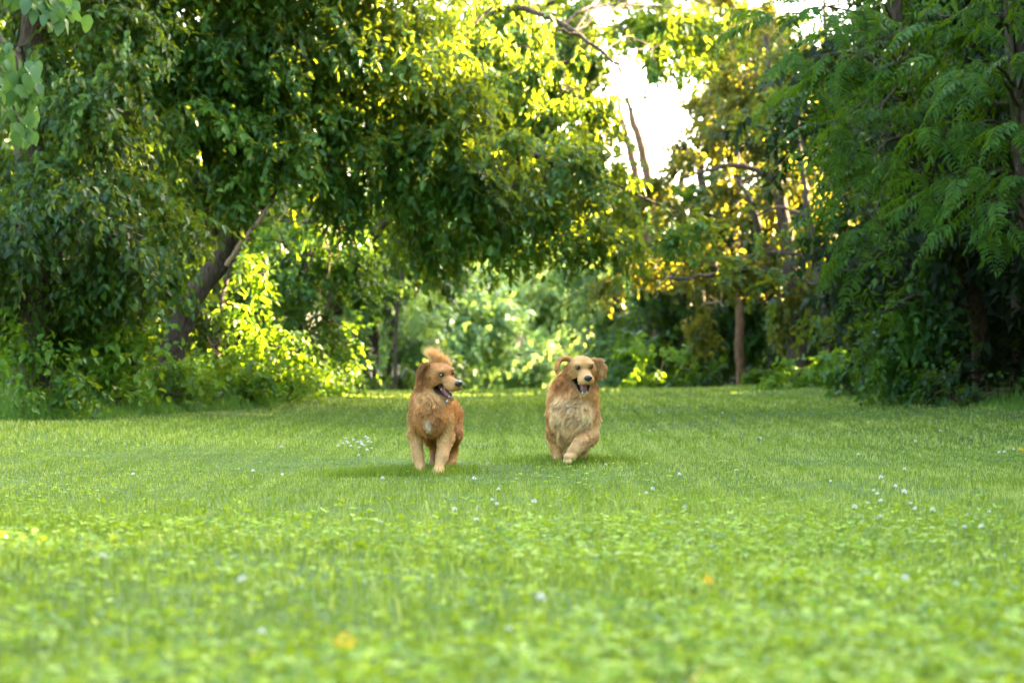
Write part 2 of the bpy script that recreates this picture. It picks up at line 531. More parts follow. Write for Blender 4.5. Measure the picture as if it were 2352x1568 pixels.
def make_grass():
    gm = leaf_mat('grass_blade', (0.050, 0.115, 0.012), (0.215, 0.310, 0.034), (0.480, 0.500, 0.140), (0.32, 0.41, 0.018), 0.40, 0.5, 0.25)
    g = Geo()
    for y0, y1, dens, h, w in ((4.3, 9, 1750, 0.050, 0.0048), (9, 14, 1650, 0.040, 0.0042), (14, 20, 1350, 0.034, 0.005),
                               (20, 30, 560, 0.045, 0.009), (30, 48, 190, 0.05, 0.017)):
        x, y = scatter(dens, y0, y1)
        pt = patchy(x, y, 0.8)
        dry = patchy(x, y, 1.7, 2.0)
        big = patchy(x, y, 0.38, 7.0)
        worn = np.clip(1 - (x - lawn_left(y)) / 1.3, 0, 1) * (y > 18) * patchy(x, y, 2.1, 6.0) * 1.3
        k = rng.random(len(x)) > 0.55 * np.clip((0.34 - patchy(x, y, 1.9, 8.0)) * 5, 0, 1) + 0.35 * worn
        x, y, pt, dry, big, worn = x[k], y[k], pt[k], dry[k], big[k], worn[k]
        hh = h * rng.uniform(0.5, 1.35, len(x)) * (0.6 + 0.8 * pt)
        fine = 0.55 * (patchy(x, y, 11, 1.5) - 0.5) + 0.6 * (patchy(x, y, 26, 0.3) - 0.5)
        tint = np.clip(0.42 + fine + 0.35 * (pt - 0.5) + 0.45 * (big - 0.5) + np.where(rng.random(len(x)) < worn * 0.6, 0.4, 0) + rng.normal(0, 0.24, len(x)) + np.where(rng.random(len(x)) < 0.06 + 0.25 * np.clip(dry - 0.72, 0, 1), 0.5, 0), 0, 1)
        blades(g, x, y, hh, w * rng.uniform(0.7, 1.3, len(x)), tint, 0.55)
    for y0, y1, dens, h, w in ((1.5, 6, 700, 0.055, 0.009), (6, 14, 620, 0.048, 0.009), (14, 24, 330, 0.046, 0.012)):
        x, y = scatter_beside(dens, y0, y1)
        blades(g, x, y, h * rng.uniform(0.5, 1.35, len(x)), w * rng.uniform(0.7, 1.3, len(x)), np.clip(rng.normal(0.42, 0.24, len(x)), 0, 1), 0.55)
    for y0, y1, dens in ((4.3, 9, 380), (9, 13, 200)):          # broader, longer blades standing proud
        x, y = scatter(dens, y0, y1)
        k = rng.random(len(x)) < np.clip(patchy(x, y, 1.3, 5.0) * 1.6 - 0.3, 0.1, 1)
        x, y = x[k], y[k]
        blades(g, x, y, rng.uniform(0.05, 0.10, len(x)), rng.uniform(0.006, 0.011, len(x)), np.clip(rng.normal(0.5, 0.24, len(x)), 0, 1), 0.6)
    for cx, cy, sx_, sy_, n in ((-0.62, 16.1, .20, .22, 1500), (-0.95, 15.9, .22, .15, 900), (0.42, 17.1, .22, .25, 1500), (-1.9, 11.0, .35, .25, 1500), (3.0, 14.2, .3, .2, 700)):   # lusher tufts; dark ones under the dogs stand in for contact shade
        x = cx + rng.normal(0, sx_, n); y = cy + rng.normal(0, sy_, n)
        blades(g, x, y, rng.uniform(0.04, 0.085, n), rng.uniform(0.004, 0.007, n), np.clip(rng.normal(0.22, 0.14, n), 0, 1), 0.4)
    o = obj('grass', g.mesh('grass', [gm]))
    tag(o, 'short mown grass blades of the lawn', 'grass', kind='stuff')

    cm = leaf_mat('clover_leaf', (0.050, 0.140, 0.010), (0.215, 0.355, 0.020), (0.460, 0.580, 0.100), (0.40, 0.49, 0.012), 0.42, 0.5, 0.3)
    c = Geo()
    for y0, y1, dens, s in ((4.3, 8, 1000, 0.016), (8, 11, 820, 0.0145), (11, 14, 300, 0.013), (14, 24, 40, 0.012)):
        x, y = scatter(dens, y0, y1)
        pt = patchy(x, y, 1.5, 0.9)
        k = rng.random(len(x)) < np.clip((pt - (0.30 if y1 < 12 else 0.48)) * 2.2, 0.12 if y1 < 12 else 0.0, 1)
        x, y, pt = x[k], y[k], pt[k]
        n = len(x)
        z = ground_z(x, y) + rng.uniform(0.012, 0.075, n)
        a0 = rng.uniform(0, 2 * np.pi, n)
        tilt = rng.normal(0, 0.85, (n, 2))
        nn = np.stack([tilt[:, 0], tilt[:, 1], np.ones(n)], 1)
        ti = np.clip(0.42 + 0.6 * (patchy(x, y, 14, 2.5) - 0.5) + 0.6 * (patchy(x, y, 30, 1.3) - 0.5) + 0.4 * (patchy(x, y, 2.2, 3.1) - 0.5) + rng.normal(0, 0.26, n), 0, 1)
        L = s * rng.uniform(0.7, 1.5, n)
        for q in range(3):
            a = a0 + q * 2.094
            t = np.stack([np.cos(a), np.sin(a), rng.uniform(-0.25, 0.25, n)], 1)
            c.add(*leaf_geo(np.stack([x, y, z], 1), t, nn, L, L * 0.95, 'kite', ti))
    for y0, y1, dens in ((1.5, 8, 130), (8, 13, 90)):
        x, y = scatter_beside(dens, y0, y1)
        n = len(x)
        z = ground_z(x, y) + rng.uniform(0.012, 0.07, n)
        a0 = rng.uniform(0, 2 * np.pi, n)
        tl = rng.normal(0, 0.85, (n, 2))
        nn = np.stack([tl[:, 0], tl[:, 1], np.ones(n)], 1)
        ti = np.clip(rng.normal(0.42, 0.26, n), 0, 1)
        L = 0.024 * rng.uniform(0.7, 1.5, n)
        for q in range(3):
            a = a0 + q * 2.094
            c.add(*leaf_geo(np.stack([x, y, z], 1), np.stack([np.cos(a), np.sin(a), rng.uniform(-0.25, 0.25, n)], 1), nn, L, L * 0.95, 'kite', ti))
    # broad weed leaves (plantain, violet) among the clover
    for y0, y1, dens in ((4.3, 8, 45), (8, 13, 30)):
        x, y = scatter(dens, y0, y1)
        k = rng.random(len(x)) < np.clip((patchy(x, y, 1.1, 4.4) - 0.35) * 2, 0.1, 1)
        x, y = x[k], y[k]
        n = len(x)
        z = ground_z(x, y) + 0.02
        for q in range(4):
            a = rng.uniform(0, 2 * np.pi, n)
            t = np.stack([np.cos(a), np.sin(a), rng.uniform(0.1, 0.9, n)], 1)
            L = rng.uniform(0.025, 0.05, n)
            c.add(*leaf_geo(np.stack([x, y, z], 1), t, np.stack([0 * a, 0 * a, 1 + 0 * a], 1) + rng.normal(size=(n, 3)) * 0.3, L, L * 0.55, 'kite', np.clip(rng.normal(0.5, 0.2, n), 0, 1)))
    o = obj('clover_leaves', c.mesh('clover_leaves', [cm]))
    tag(o, 'bright green clover and weed leaves through the lawn', 'clover', kind='stuff')

    # unmown bank at the foot of the trees
    b = Geo()
    tm = leaf_mat('tall_grass_blade', (0.050, 0.130, 0.022), (0.100, 0.230, 0.030), (0.200, 0.330, 0.050), (0.24, 0.40, 0.015), 0.42, 0.5, 0.35)
    n = 27000
    y = rng.uniform(20, 40, n)
    x = lawn_left(y) - rng.gamma(1.4, 0.42, n) + 0.08
    hb = np.clip(0.10 + 0.48 * (lawn_left(y) - x), 0.07, 0.62) * rng.uniform(0.5, 1.2, n) * (0.6 + 0.7 * patchy(x, y, 1.6, 1.0))
    blades(b, x, y, hb, rng.uniform(0.006, 0.012, n), np.clip(rng.normal(0.45, 0.2, n) , 0, 1), 0.5)
    n = 9000
    y = rng.uniform(22, 46, n)
    x = lawn_right(y) + rng.gamma(1.2, 0.35, n) - 0.1
    blades(b, x, y, np.clip(0.08 + 0.2 * (x - lawn_right(y)), 0.06, 0.3) * rng.uniform(0.5, 1.2, n), rng.uniform(0.006, 0.012, n), np.clip(rng.normal(0.4, 0.2, n), 0, 1), 0.5)
    o = obj('tall_grass', b.mesh('tall_grass', [tm]))
    tag(o, 'uncut taller grass along the foot of the trees', 'grass', kind='stuff')


make_ground()

# places the sun is let onto by cutting leaves out of the crowns
for a, b_, d, r in ((1100, 30, 32.6, 0.7), (1180, 90, 32.6, 0.7), (1260, 60, 32.6, 0.7), (1310, 150, 32.5, 0.6), (1400, 190, 32.6, 0.5), (1240, 200, 32.8, 0.4)):
    beam(P(a, b_, d), r, 0.30)
for a, b_, d, r in ((1150, 70, 33, 1.1), (1290, 130, 33, 0.95), (1400, 190, 33, 0.7), (1080, 10, 33, 0.8),
                    (470, 720, 31.5, 0.55), (540, 790, 31.5, 0.5), (450, 640, 31.5, 0.3), (600, 510, 30, 0.30), (680, 560, 34, 0.5), (760, 520, 34.5, 0.45), (560, 640, 33, 0.3),
                    (690, 870, 35.5, 0.45), (800, 810, 39.5, 0.6), (750, 885, 36, 0.35),
                    (1660, 250, 45, 0.6), (1720, 420, 45, 0.75), (1780, 490, 45, 0.75), (1640, 370, 45, 0.5), (1760, 300, 45, 0.5), (1440, 660, 46, 0.35), (1480, 600, 46, 0.3), (1720, 690, 44, 0.3), (1640, 690, 43, 0.16), (1600, 540, 45, 0.3),
                    (1850, 290, 36, 0.35), (2050, 175, 34, 0.40), (2110, 190, 33, 0.3),
                    (1000, 530, 52, 0.9), (1350, 780, 66, 0.7), (1180, 390, 34, 0.2), (1000, 420, 34, 0.15),
                    (1500, 820, 47, 0.35), (1470, 850, 47, 0.25), (1880, 800, 40, 0.25), (1455, 320, 55, 1.3), (1680, 60, 48, 0.9)):
    beam(P(a, b_, d), r * 1.1)
for q in range(22):      # small flecks through the left wall
    beam(P(rng.uniform(40, 1000), rng.uniform(20, 640), rng.uniform(27, 31)), rng.uniform(0.05, 0.13), 0.5)
for x_, y_, r in ((-1.6, 12.3, 0.05), (-2.15, 9.3, 0.15), (-1.95, 9.2, 0.15), (-2.2, 37, 0.5), (-1.2, 40, 0.5)):
    beam((x_, y_, float(ground_z(x_, y_))), r)

make_grass()


# ------------------------------------------------------------------ trees
def tr(*rows):
    """trunk rows given as (px, py, depth, radius m); the first one is set on the ground."""
    out = [np.append(P(a, b, d), r) for a, b, d, r in rows]
    z = float(ground_z(out[0][0], out[0][1])) - 0.05
    out[0][2] = z
    return out


# leaning tree with the long bough over the lawn
tree('leaning_tree', 'big leaning tree whose long leafy bough hangs out over the lawn', 
     tr((375, 880, 29, 0.17), (400, 790, 29, 0.15), (440, 690, 29, 0.14), (520, 575, 29, 0.125), (570, 470, 29, 0.11), (660, 370, 29.3, 0.09), (800, 310, 30, 0.075), (1000, 320, 30.5, 0.06), (1200, 350, 31, 0.045), (1400, 420, 31.5, 0.025)),
     [[np.append(P(520, 575, 29), 0.08), np.append(P(470, 480, 29.4), 0.07), np.append(P(440, 300, 29.7), 0.06), np.append(P(480, 50, 30), 0.05), np.append(P(500, -200, 30), 0.03)],
      [np.append(P(530, 590, 29), 0.045), np.append(P(570, 530, 28.8), 0.04), np.append(P(615, 472, 28.6), 0.03), np.append(P(650, 400, 28.6), 0.02)]],
     px_blobs([(260, 120, 29, 170, 150, .9), (430, 60, 29, 190, 150, 1.0), (600, 120, 29.3, 190, 150, 1.0), (780, 60, 29.6, 190, 150, 1.0), (930, 150, 30, 170, 130, .9),
               (520, 280, 28.8, 170, 120, .8), (690, 290, 29.2, 150, 120, .8), (840, 330, 29.8, 160, 110, .8), (980, 330, 30.3, 150, 110, .8), (350, 330, 28.6, 150, 120, .7),
               (620, 400, 28.8, 110, 70, .5), (760, 430, 29.6, 110, 70, .5), (470, 440, 28.6, 110, 70, .5),
               (900, 480, 30.2, 130, 80, .6), (1040, 470, 30.6, 130, 90, .7), (1120, 380, 30.8, 130, 100, .7), (1180, 500, 31, 120, 80, .6), (1260, 400, 31.2, 110, 80, .6),
               (1300, 490, 31.2, 110, 70, .6), (1400, 430, 31.5, 100, 70, .5), (1440, 500, 31.6, 110, 70, .5), (1540, 510, 31.8, 80, 55, .4), (1350, 350, 31.4, 80, 50, .4), (1580, 545, 31.8, 50, 35, .3), (1270, 560, 31.2, 80, 40, .4), (1000, 230, 30.6, 120, 90, .6),
               (300, -130, 29, 260, 130, 1.3), (620, -150, 29, 260, 130, 1.4), (900, -160, 30, 240, 120, 1.3)]),  # blobs above the frame, added to dim the sky light on the wall
     'maple', 1200, n_limbs=22, L=0.125, W=0.066, droop=0.65, twig=0.4)

tree('sunlit_maple', 'maple with bright yellow sunlit leaves at the top beside the patch of sky',
     tr((720, 900, 38.5, 0.08), (760, 700, 38, 0.075), (950, 400, 36, 0.07), (1040, 150, 35, 0.06), (1150, 20, 34, 0.045), (1300, 60, 33.5, 0.035), (1420, 150, 33.2, 0.02)),
     [[np.append(P(950, 400, 36), 0.06), np.append(P(1100, 250, 35), 0.05), np.append(P(1250, 180, 34), 0.02)]],
     px_blobs([(1100, 40, 33.5, 130, 100, .7), (1230, 40, 33.2, 130, 90, .7), (1180, 150, 33.3, 120, 80, .6), (1300, 130, 33, 110, 80, .6), (1400, 185, 33, 75, 60, .4), (1330, 240, 33.2, 60, 45, .35), (1240, 260, 33.6, 60, 60, .4), (1120, 280, 34.5, 120, 90, .7), (1350, 10, 33.5, 90, 50, .5),
               (1000, 130, 35, 120, 120, .7), (1440, 40, 34.5, 90, 70, .5), (1530, 30, 35, 70, 60, .5), (1500, 110, 34.6, 50, 55, .35), (1540, 60, 34.8, 80, 60, .4), (1560, 120, 34.8, 45, 40, .3), (1490, 20, 34.6, 110, 50, .5), (1250, 330, 34, 80, 50, .4), (1320, 330, 34, 60, 40, .3)]),
     'maple', 2500, n_limbs=12, L=0.13, W=0.07, droop=0.95, twig=0.35, tmean=0.6)

# wall of foliage on the left
tree('ivy_clad_tree', 'dark tree smothered in creeper at the far left edge',
     tr((60, 890, 26.5, 0.22), (80, 600, 26.7, 0.19), (60, 250, 27, 0.16), (90, -100, 27, 0.12)), [],
     px_blobs([(240, 240, 26.2, 120, 150, .6), (60, 470, 25.8, 150, 120, .6), (200, 470, 25.8, 130, 130, .6), (80, 640, 26.6, 160, 100, .6), (60, 780, 27.0, 130, 80, .4), (260, 600, 26.6, 120, 90, .6), (330, 520, 26, 110, 100, .5), (180, 330, 26.6, 110, 110, .5), (20, 540, 26, 110, 90, .5), (290, 60, 26.4, 110, 110, .5), (150, -20, 27.4, 140, 90, .5), (40, 110, 26.2, 70, 100, .35), (70, 300, 26.2, 80, 90, .35), (60, -160, 26.5, 220, 120, 1.0), (150, -380, 26.5, 260, 140, 1.2)]),  # topmost blobs are unseen, added to darken the foliage below
     'ivy', 1700, n_limbs=10, L=0.105, W=0.062, droop=0.8, twig=0.4)
tree('thicket_tree', 'tangled thicket tree in the dark hollow behind the ivy-clad tree',
     tr((200, 870, 30, 0.13), (170, 500, 30, 0.11), (120, 150, 30, 0.09), (140, -150, 30, 0.05)), [],
     px_blobs([(80, 150, 30, 170, 170, .7), (300, 350, 30.5, 200, 160, .8), (120, 420, 30, 180, 150, .7), (200, 650, 30, 200, 130, .8), (420, 640, 30.5, 90, 100, .5)]),
     'ivy', 800, n_limbs=8, L=0.12, W=0.07, droop=0.6, tmean=0.3)
tree('hazel_tree', 'leafy small tree in front of the leaning trunk, left of its base',
     tr((300, 890, 27, 0.06), (310, 760, 27, 0.05), (330, 600, 27, 0.035)), [],
     px_blobs([(270, 600, 27, 110, 80, .5), (340, 540, 27, 90, 60, .4), (220, 720, 28.4, 100, 60, .4), (290, 710, 28.4, 70, 50, .4)]),
     'deep', 1500, n_limbs=5, L=0.12, W=0.065, droop=0.75)
tree('sunlit_sapling', 'sapling with golden sunlit leaves right beside the leaning trunk',
     tr((500, 900, 31.5, 0.04), (500, 780, 31.5, 0.033), (520, 650, 32, 0.025), (580, 520, 32.5, 0.015)), [],
     px_blobs([(470, 720, 31.6, 70, 90, .4), (540, 790, 31.6, 70, 50, .35), (570, 640, 32.2, 80, 80, .4), (640, 560, 33, 90, 70, .4), (500, 850, 31.5, 60, 40, .3)]),
     'fresh', 900, n_limbs=5, L=0.11, W=0.06, droop=0.6, tmean=0.6)
tree('woodland_tree', 'slim woodland tree behind the sapling with dry twigs in the sun',
     tr((700, 895, 35, 0.04), (690, 700, 35, 0.035), (720, 500, 35, 0.03), (700, 250, 35, 0.025)), [],
     px_blobs([(700, 600, 35, 120, 90, .6), (790, 560, 35, 100, 80, .6), (760, 690, 35.5, 110, 80, .6), (660, 740, 35, 110, 80, .6), (780, 780, 36, 90, 60, .5), (640, 480, 35.5, 120, 90, .6)]),
     'deep', 800, n_limbs=6, L=0.12, W=0.066, droop=0.55, tmean=0.55)

# far end of the clearing
fl = ['tall pale tree standing centre in the distance', 'rounded far tree behind the running red dog', 'far tree with grey trunk at the left end of the clearing', 'misty green tree between the two dogs, far back',
      'far pale-topped tree right of the middle, under the bough', 'distant tree above and between the dogs', 'distant tree in front of the right-hand wood', 'distant dark tree closing the clearing on the left', 'far leafy tree just left of the pale one']
fl += ['tallest far tree, its top behind the hanging bough', 'tall far tree left of the middle, behind the bough']
far_spec = [
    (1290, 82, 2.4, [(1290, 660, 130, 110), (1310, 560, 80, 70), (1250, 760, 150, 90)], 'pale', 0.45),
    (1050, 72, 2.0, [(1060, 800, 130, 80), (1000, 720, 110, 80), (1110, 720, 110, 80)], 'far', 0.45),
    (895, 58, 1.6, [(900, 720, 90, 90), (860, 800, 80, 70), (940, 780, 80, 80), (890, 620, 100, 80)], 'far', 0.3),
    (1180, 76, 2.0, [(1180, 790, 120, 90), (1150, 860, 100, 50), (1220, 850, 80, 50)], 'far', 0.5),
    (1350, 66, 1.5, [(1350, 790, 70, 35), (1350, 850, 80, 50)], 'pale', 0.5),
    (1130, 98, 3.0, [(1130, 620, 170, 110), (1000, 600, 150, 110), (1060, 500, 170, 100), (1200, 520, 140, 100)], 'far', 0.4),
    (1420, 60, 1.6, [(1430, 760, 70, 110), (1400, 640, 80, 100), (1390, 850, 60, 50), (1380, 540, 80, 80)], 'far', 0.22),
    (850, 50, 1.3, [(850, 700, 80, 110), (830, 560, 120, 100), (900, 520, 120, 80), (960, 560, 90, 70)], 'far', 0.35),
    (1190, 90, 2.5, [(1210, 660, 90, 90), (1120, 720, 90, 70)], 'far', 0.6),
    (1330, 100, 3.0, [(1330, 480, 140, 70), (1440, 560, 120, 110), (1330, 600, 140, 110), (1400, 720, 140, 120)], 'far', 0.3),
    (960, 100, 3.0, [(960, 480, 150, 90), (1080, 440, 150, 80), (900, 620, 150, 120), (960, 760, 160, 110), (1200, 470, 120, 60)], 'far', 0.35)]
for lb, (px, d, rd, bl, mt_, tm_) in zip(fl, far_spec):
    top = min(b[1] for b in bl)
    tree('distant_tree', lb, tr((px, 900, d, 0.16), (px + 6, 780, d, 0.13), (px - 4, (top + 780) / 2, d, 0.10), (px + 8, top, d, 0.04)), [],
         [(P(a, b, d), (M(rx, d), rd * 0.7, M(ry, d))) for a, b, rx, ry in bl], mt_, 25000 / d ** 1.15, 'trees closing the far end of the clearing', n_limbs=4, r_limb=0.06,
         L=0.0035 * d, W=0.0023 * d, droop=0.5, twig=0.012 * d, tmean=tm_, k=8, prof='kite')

# right hand wood, middle distance
tree('gnarled_tree', 'tree with dark crooked limbs and amber sunlit leaves in the right-hand wood',
     tr((1830, 890, 44, 0.19), (1825, 700, 44, 0.17), (1800, 500, 44, 0.12), (1770, 300, 44, 0.07), (1760, 80, 44, 0.05)),
     [[np.append(P(1815, 640, 44), 0.07), np.append(P(1740, 620, 44), 0.06), np.append(P(1640, 630, 43.5), 0.04), np.append(P(1540, 640, 43.5), 0.02)],
      [np.append(P(1800, 590, 44), 0.09), np.append(P(1750, 560, 43.8), 0.08), np.append(P(1730, 480, 43.5), 0.06), np.append(P(1690, 400, 43.5), 0.03)],
      [np.append(P(1790, 420, 44), 0.06), np.append(P(1700, 380, 44), 0.05), np.append(P(1560, 410, 44), 0.02)]],
     px_blobs([(1700, 430, 44, 110, 80, .7), (1630, 340, 44.5, 100, 70, .7), (1760, 330, 44, 110, 90, .7), (1580, 420, 44, 90, 60, .6), (1650, 560, 44.5, 90, 60, .6), (1730, 690, 44, 90, 50, .5), (1800, 560, 44.5, 90, 70, .5), (1690, 240, 45, 90, 80, .6), (1620, 620, 44, 100, 50, .5), (1740, 600, 43.6, 70, 45, .4), (1840, 620, 43.5, 60, 60, .4), (1480, 640, 46, 70, 80, .6), (1560, 690, 46, 90, 70, .6), (1640, 180, 46, 60, 60, .5), (1800, 250, 45, 110, 110, .7), (1860, 450, 45, 90, 120, .7), (1880, 200, 45, 90, 120, .6), (1820, 100, 45, 100, 90, .6), (1720, 120, 45.5, 80, 80, .5)]),
     'cedar', 620, n_limbs=14, r_limb=0.05, L=0.15, W=0.09, droop=0.5)
tree('hornbeam_tree', 'leafy green tree half hiding the crooked limbs of the right-hand wood',
     tr((1905, 890, 41, 0.08), (1890, 700, 41, 0.07), (1850, 450, 41, 0.055), (1820, 200, 41, 0.03)), [],
     px_blobs([(1860, 380, 41, 70, 80, .5), (1820, 230, 41, 80, 80, .5), (1760, 300, 41.5, 60, 60, .4), (1870, 540, 41, 60, 70, .4), (1790, 640, 41, 60, 50, .4), (1740, 500, 41.5, 45, 45, .3), (1880, 100, 41, 80, 80, .5), (1760, 130, 42, 60, 60, .4), (1660, 600, 42, 60, 40, .4), (1890, 700, 41, 60, 70, .4)]),
     'maple', 420, n_limbs=10, L=0.14, W=0.08, droop=0.6, tmean=0.4)
tree('cedar_tree', 'tall reddish-barked tree topping the right side of the sky gap',
     tr((1700, 890, 50, 0.09), (1695, 500, 50, 0.085), (1680, 150, 50, 0.08), (1680, -150, 50, 0.07)), [],
     px_blobs([(1700, 30, 49, 90, 80, .7), (1640, 20, 50, 60, 60, .6), (1780, 60, 49, 90, 90, .7), (1620, 260, 50, 60, 70, .5), (1740, 180, 49.5, 90, 80, .6), (1640, 110, 50.5, 40, 60, .4), (1650, 200, 49.5, 60, 70, .5), (1700, 110, 49, 70, 70, .5), (1650, 310, 49.5, 90, 60, .6), (1760, 300, 49.5, 90, 90, .6)]),
     'cedar', 620, bark='bark_red', n_limbs=8, r_limb=0.06, L=0.16, W=0.08, droop=0.5, tmean=0.35)
tree('shadowy_tree', 'dense shadowy tree behind the shrubs of the right-hand wood',
     tr((1650, 890, 54, 0.16), (1640, 600, 54, 0.14), (1600, 350, 54, 0.08)), [],
     px_blobs([(1560, 480, 53, 120, 90, .9), (1680, 520, 54, 140, 110, 1.0), (1620, 680, 54, 150, 110, 1.0), (1520, 780, 52, 90, 70, .8), (1720, 780, 53, 130, 90, .9), (1540, 580, 53, 110, 90, .8), (1830, 680, 53, 120, 140, .9), (1800, 420, 53, 140, 140, .9)]),
     'deep', 260, n_limbs=6, L=0.2, W=0.12, droop=0.5, tmean=0.3)
tree('tall_ash_tree', 'tall green tree standing behind the sunlit maple',
     tr((905, 895, 47, 0.04), (930, 600, 47, 0.035), (1060, 300, 47, 0.04), (1120, 60, 47, 0.05)), [],
     px_blobs([(1060, 80, 46, 150, 120, .9), (1220, 40, 46, 130, 90, .8), (1180, 180, 46, 120, 90, .8), (1060, 280, 46.5, 150, 110, .9), (1200, 330, 47, 120, 80, .8), (1310, 330, 47, 70, 60, .5), (1330, 90, 46, 90, 80, .6), (1440, 20, 46, 100, 60, .6), (1540, 30, 46, 90, 60, .6), (1590, 60, 46, 80, 60, .5), (1560, 110, 46.5, 80, 40, .4), (1640, 30, 46.5, 70, 50, .5), (1380, 300, 46.5, 50, 60, .4), (1390, 130, 46, 60, 70, .5), (1300, 210, 46, 60, 60, .5), (1320, 420, 48, 130, 60, .7), (1460, 430, 49, 90, 50, .6), (1150, 440, 48, 140, 70, .8)]),
     'maple', 460, n_limbs=8, L=0.17, W=0.095, droop=0.7, tmean=0.5)
tree('poplar_tree', 'high leafy tree closing the top of the sky gap',
     tr((1640, 890, 60, 0.14), (1640, 500, 60, 0.13), (1640, 200, 60, 0.10), (1560, 20, 60, 0.06)), [],
     px_blobs([(1300, 40, 60, 90, 70, .8), (1400, 30, 60, 100, 70, .8), (1500, 40, 60, 100, 70, .8), (1590, 40, 60, 90, 70, .8), (1670, 70, 60, 80, 90, .8), (1560, 110, 60, 70, 35, .5), (1640, 150, 60, 50, 50, .5), (1270, 170, 60, 90, 70, .7), (1250, 280, 60, 90, 70, .7), (1350, 110, 60, 90, 50, .6), (1340, 400, 60, 130, 40, .7), (1640, 260, 60, 50, 60, .5)]),
     'maple', 230, n_limbs=10, L=0.20, W=0.115, droop=0.6, tmean=0.55)
# broken trunks against the sky
g = Geo()
for rows in ([(1520, 560, 55, .11), (1490, 420, 55, .10), (1472, 330, 55, .095), (1452, 265, 55, .07), (1440, 215, 55, .02)],
             [(1485, 560, 55.4, .10), (1458, 400, 55.4, .09), (1440, 320, 55.4, .085), (1428, 270, 55.4, .06), (1416, 215, 55.4, .02)],
             [(1468, 325, 55, .04), (1474, 290, 55, .03), (1478, 262, 55, .015)], [(1447, 275, 55, .03), (1452, 255, 55, .02), (1455, 238, 55, .01)]):
    q = smooth_path([np.append(P(a, b, d), r) for a, b, d, r in rows], 16, 0.015)
    tube(g, q[:, :3], np.maximum(q[:, 3], 0.008), 9, 0.08)
gb = P(1510, 900, 55.2); gb[2] = float(ground_z(gb[0], gb[1])) - 0.1
q = smooth_path([np.append(gb, .15), np.append(P(1508, 760, 55.2), .14), np.append(P(1500, 545, 55.2), .13)], 12, 0.01)
tube(g, q[:, :3], q[:, 3], 10, 0.06)
sn = empty('dead_snag', gb, 'bare broken reddish trunks standing up in the patch of sky', 'tree')
obj('trunk', g.mesh('trunk', [MT['bark_red']], True, gb), sn)

# backing rows of the wood, to both sides
side = [('left', [(-6.9, 36, 10), (-4.6, 40.5, 10), (-8.6, 41, 11), (-5.9, 46, 11), (-3.7, 50, 10), (-9.2, 50, 11), (-6.9, 55, 11), (-3.6, 62, 9)]),
        ('right', [(7.2, 50, 11), (4.6, 57, 4.6), (9.4, 47, 11), (9.6, 38, 10), (5.6, 62, 6.2), (7.6, 58, 11), (6.6, 31.5, 9), (7.6, 28.6, 9.5), (6.6, 36, 9), (8.4, 33, 10)])]
where = {'left': ['behind the leaning tree', 'deep behind the ivy-clad tree', 'behind the slim woodland tree', 'far behind the leaning tree', 'beyond the sunlit sapling', 'beside the ivy-clad tree, beyond the frame edge', 'deepest behind the thicket', 'far behind the sunlit shrubs'],
         'right': ['behind the gnarled tree', 'behind the shadowy tree', 'deep behind the gnarled tree', 'behind the fern-leaved tree', 'far behind the broken trunks', 'farthest back in the right wood', 'at the back of the black hollow', 'closing the hollow at the right edge', 'behind the creeper-covered bush', 'deep inside the black hollow']}
for sd, lst in side:
    for i, (x, y, h) in enumerate(lst):
        z = float(ground_z(x, y)) - 0.05
        bl = [((x + rng.normal(0, .5), y + rng.normal(0, .5), z + h * f), (2.1 * s, 1.9 * s, h * 0.13)) for f, s in ((.12, 1.0), (.28, 1.1), (.45, 1.1), (.62, 1.0), (.8, .8), (.94, .5))]
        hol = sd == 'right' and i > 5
        tree('dense_tree', 'dense dark green tree ' + where[sd][i], [(x, y, z, .16), (x + .1, y, z + h * .4, .13), (x - .1, y, z + h * .9, .04)], [], bl, 'hollow_shade' if hol else 'shade', 100 if hol else 42, 'dense trees deep in the wood', n_limbs=4, L=0.20 if hol else 0.26, W=0.10 if hol else 0.15, droop=0.5, prof='kite', tmean=0.4)

# right wood on the sunny side, beyond the frame: its crowns keep the lawn in shade
k = 0
place = ['nearest the camera', 'second', 'third', 'fourth', 'fifth', 'sixth', 'seventh', 'eighth', 'ninth', 'tenth', 'eleventh', 'twelfth', 'thirteenth', 'fourteenth', 'fifteenth', 'sixteenth', 'seventeenth', 'eighteenth', 'nineteenth', 'twentieth', 'twenty-first', 'twenty-second', 'twenty-third', 'twenty-fourth', 'twenty-fifth', 'twenty-sixth']
for row, (x0, h0) in enumerate(((8.9, 9), (13.2, 13), (18.0, 16))):
    for i, y in enumerate(np.arange(3 + 2.2 * row, 112 + 5 * row, 4.6 if row else 4.9)):
        x = x0 + rng.normal(0, .4)
        if row == 0 and 26 < y < 33: x += 0.8
        if y > 62: x += 2.0
        z = float(ground_z(x, y)) - 0.05
        h = h0 * rng.uniform(0.95, 1.08)
        bl = [((x + rng.normal(0, .3), y + rng.normal(0, .4), z + h * f), (2.0 * s, 2.6 * s, h * 0.14)) for f, s in ((.10, .9), (.24, 1.0), (.40, 1.1), (.56, 1.1), (.72, 1.0), (.88, .7))]
        tree('edge_tree', 'tall leafy edge tree, %s along the %s row of the right-hand wood' % (place[i], ('front', 'middle', 'back')[row]),
             [(x, y, z, .18), (x + .1, y, z + h * .4, .14), (x - .1, y, z + h * .9, .04)], [], bl, 'shade', (3.8 if y > 62 else 40 if row == 0 else 17), 'trees of the sunny side wood', n_limbs=0, L=0.75 if y > 62 else 0.30 if row == 0 else 0.62, W=0.45 if y > 62 else 0.18 if row == 0 else 0.37, droop=0.4, prof='kite', clump=0.5)

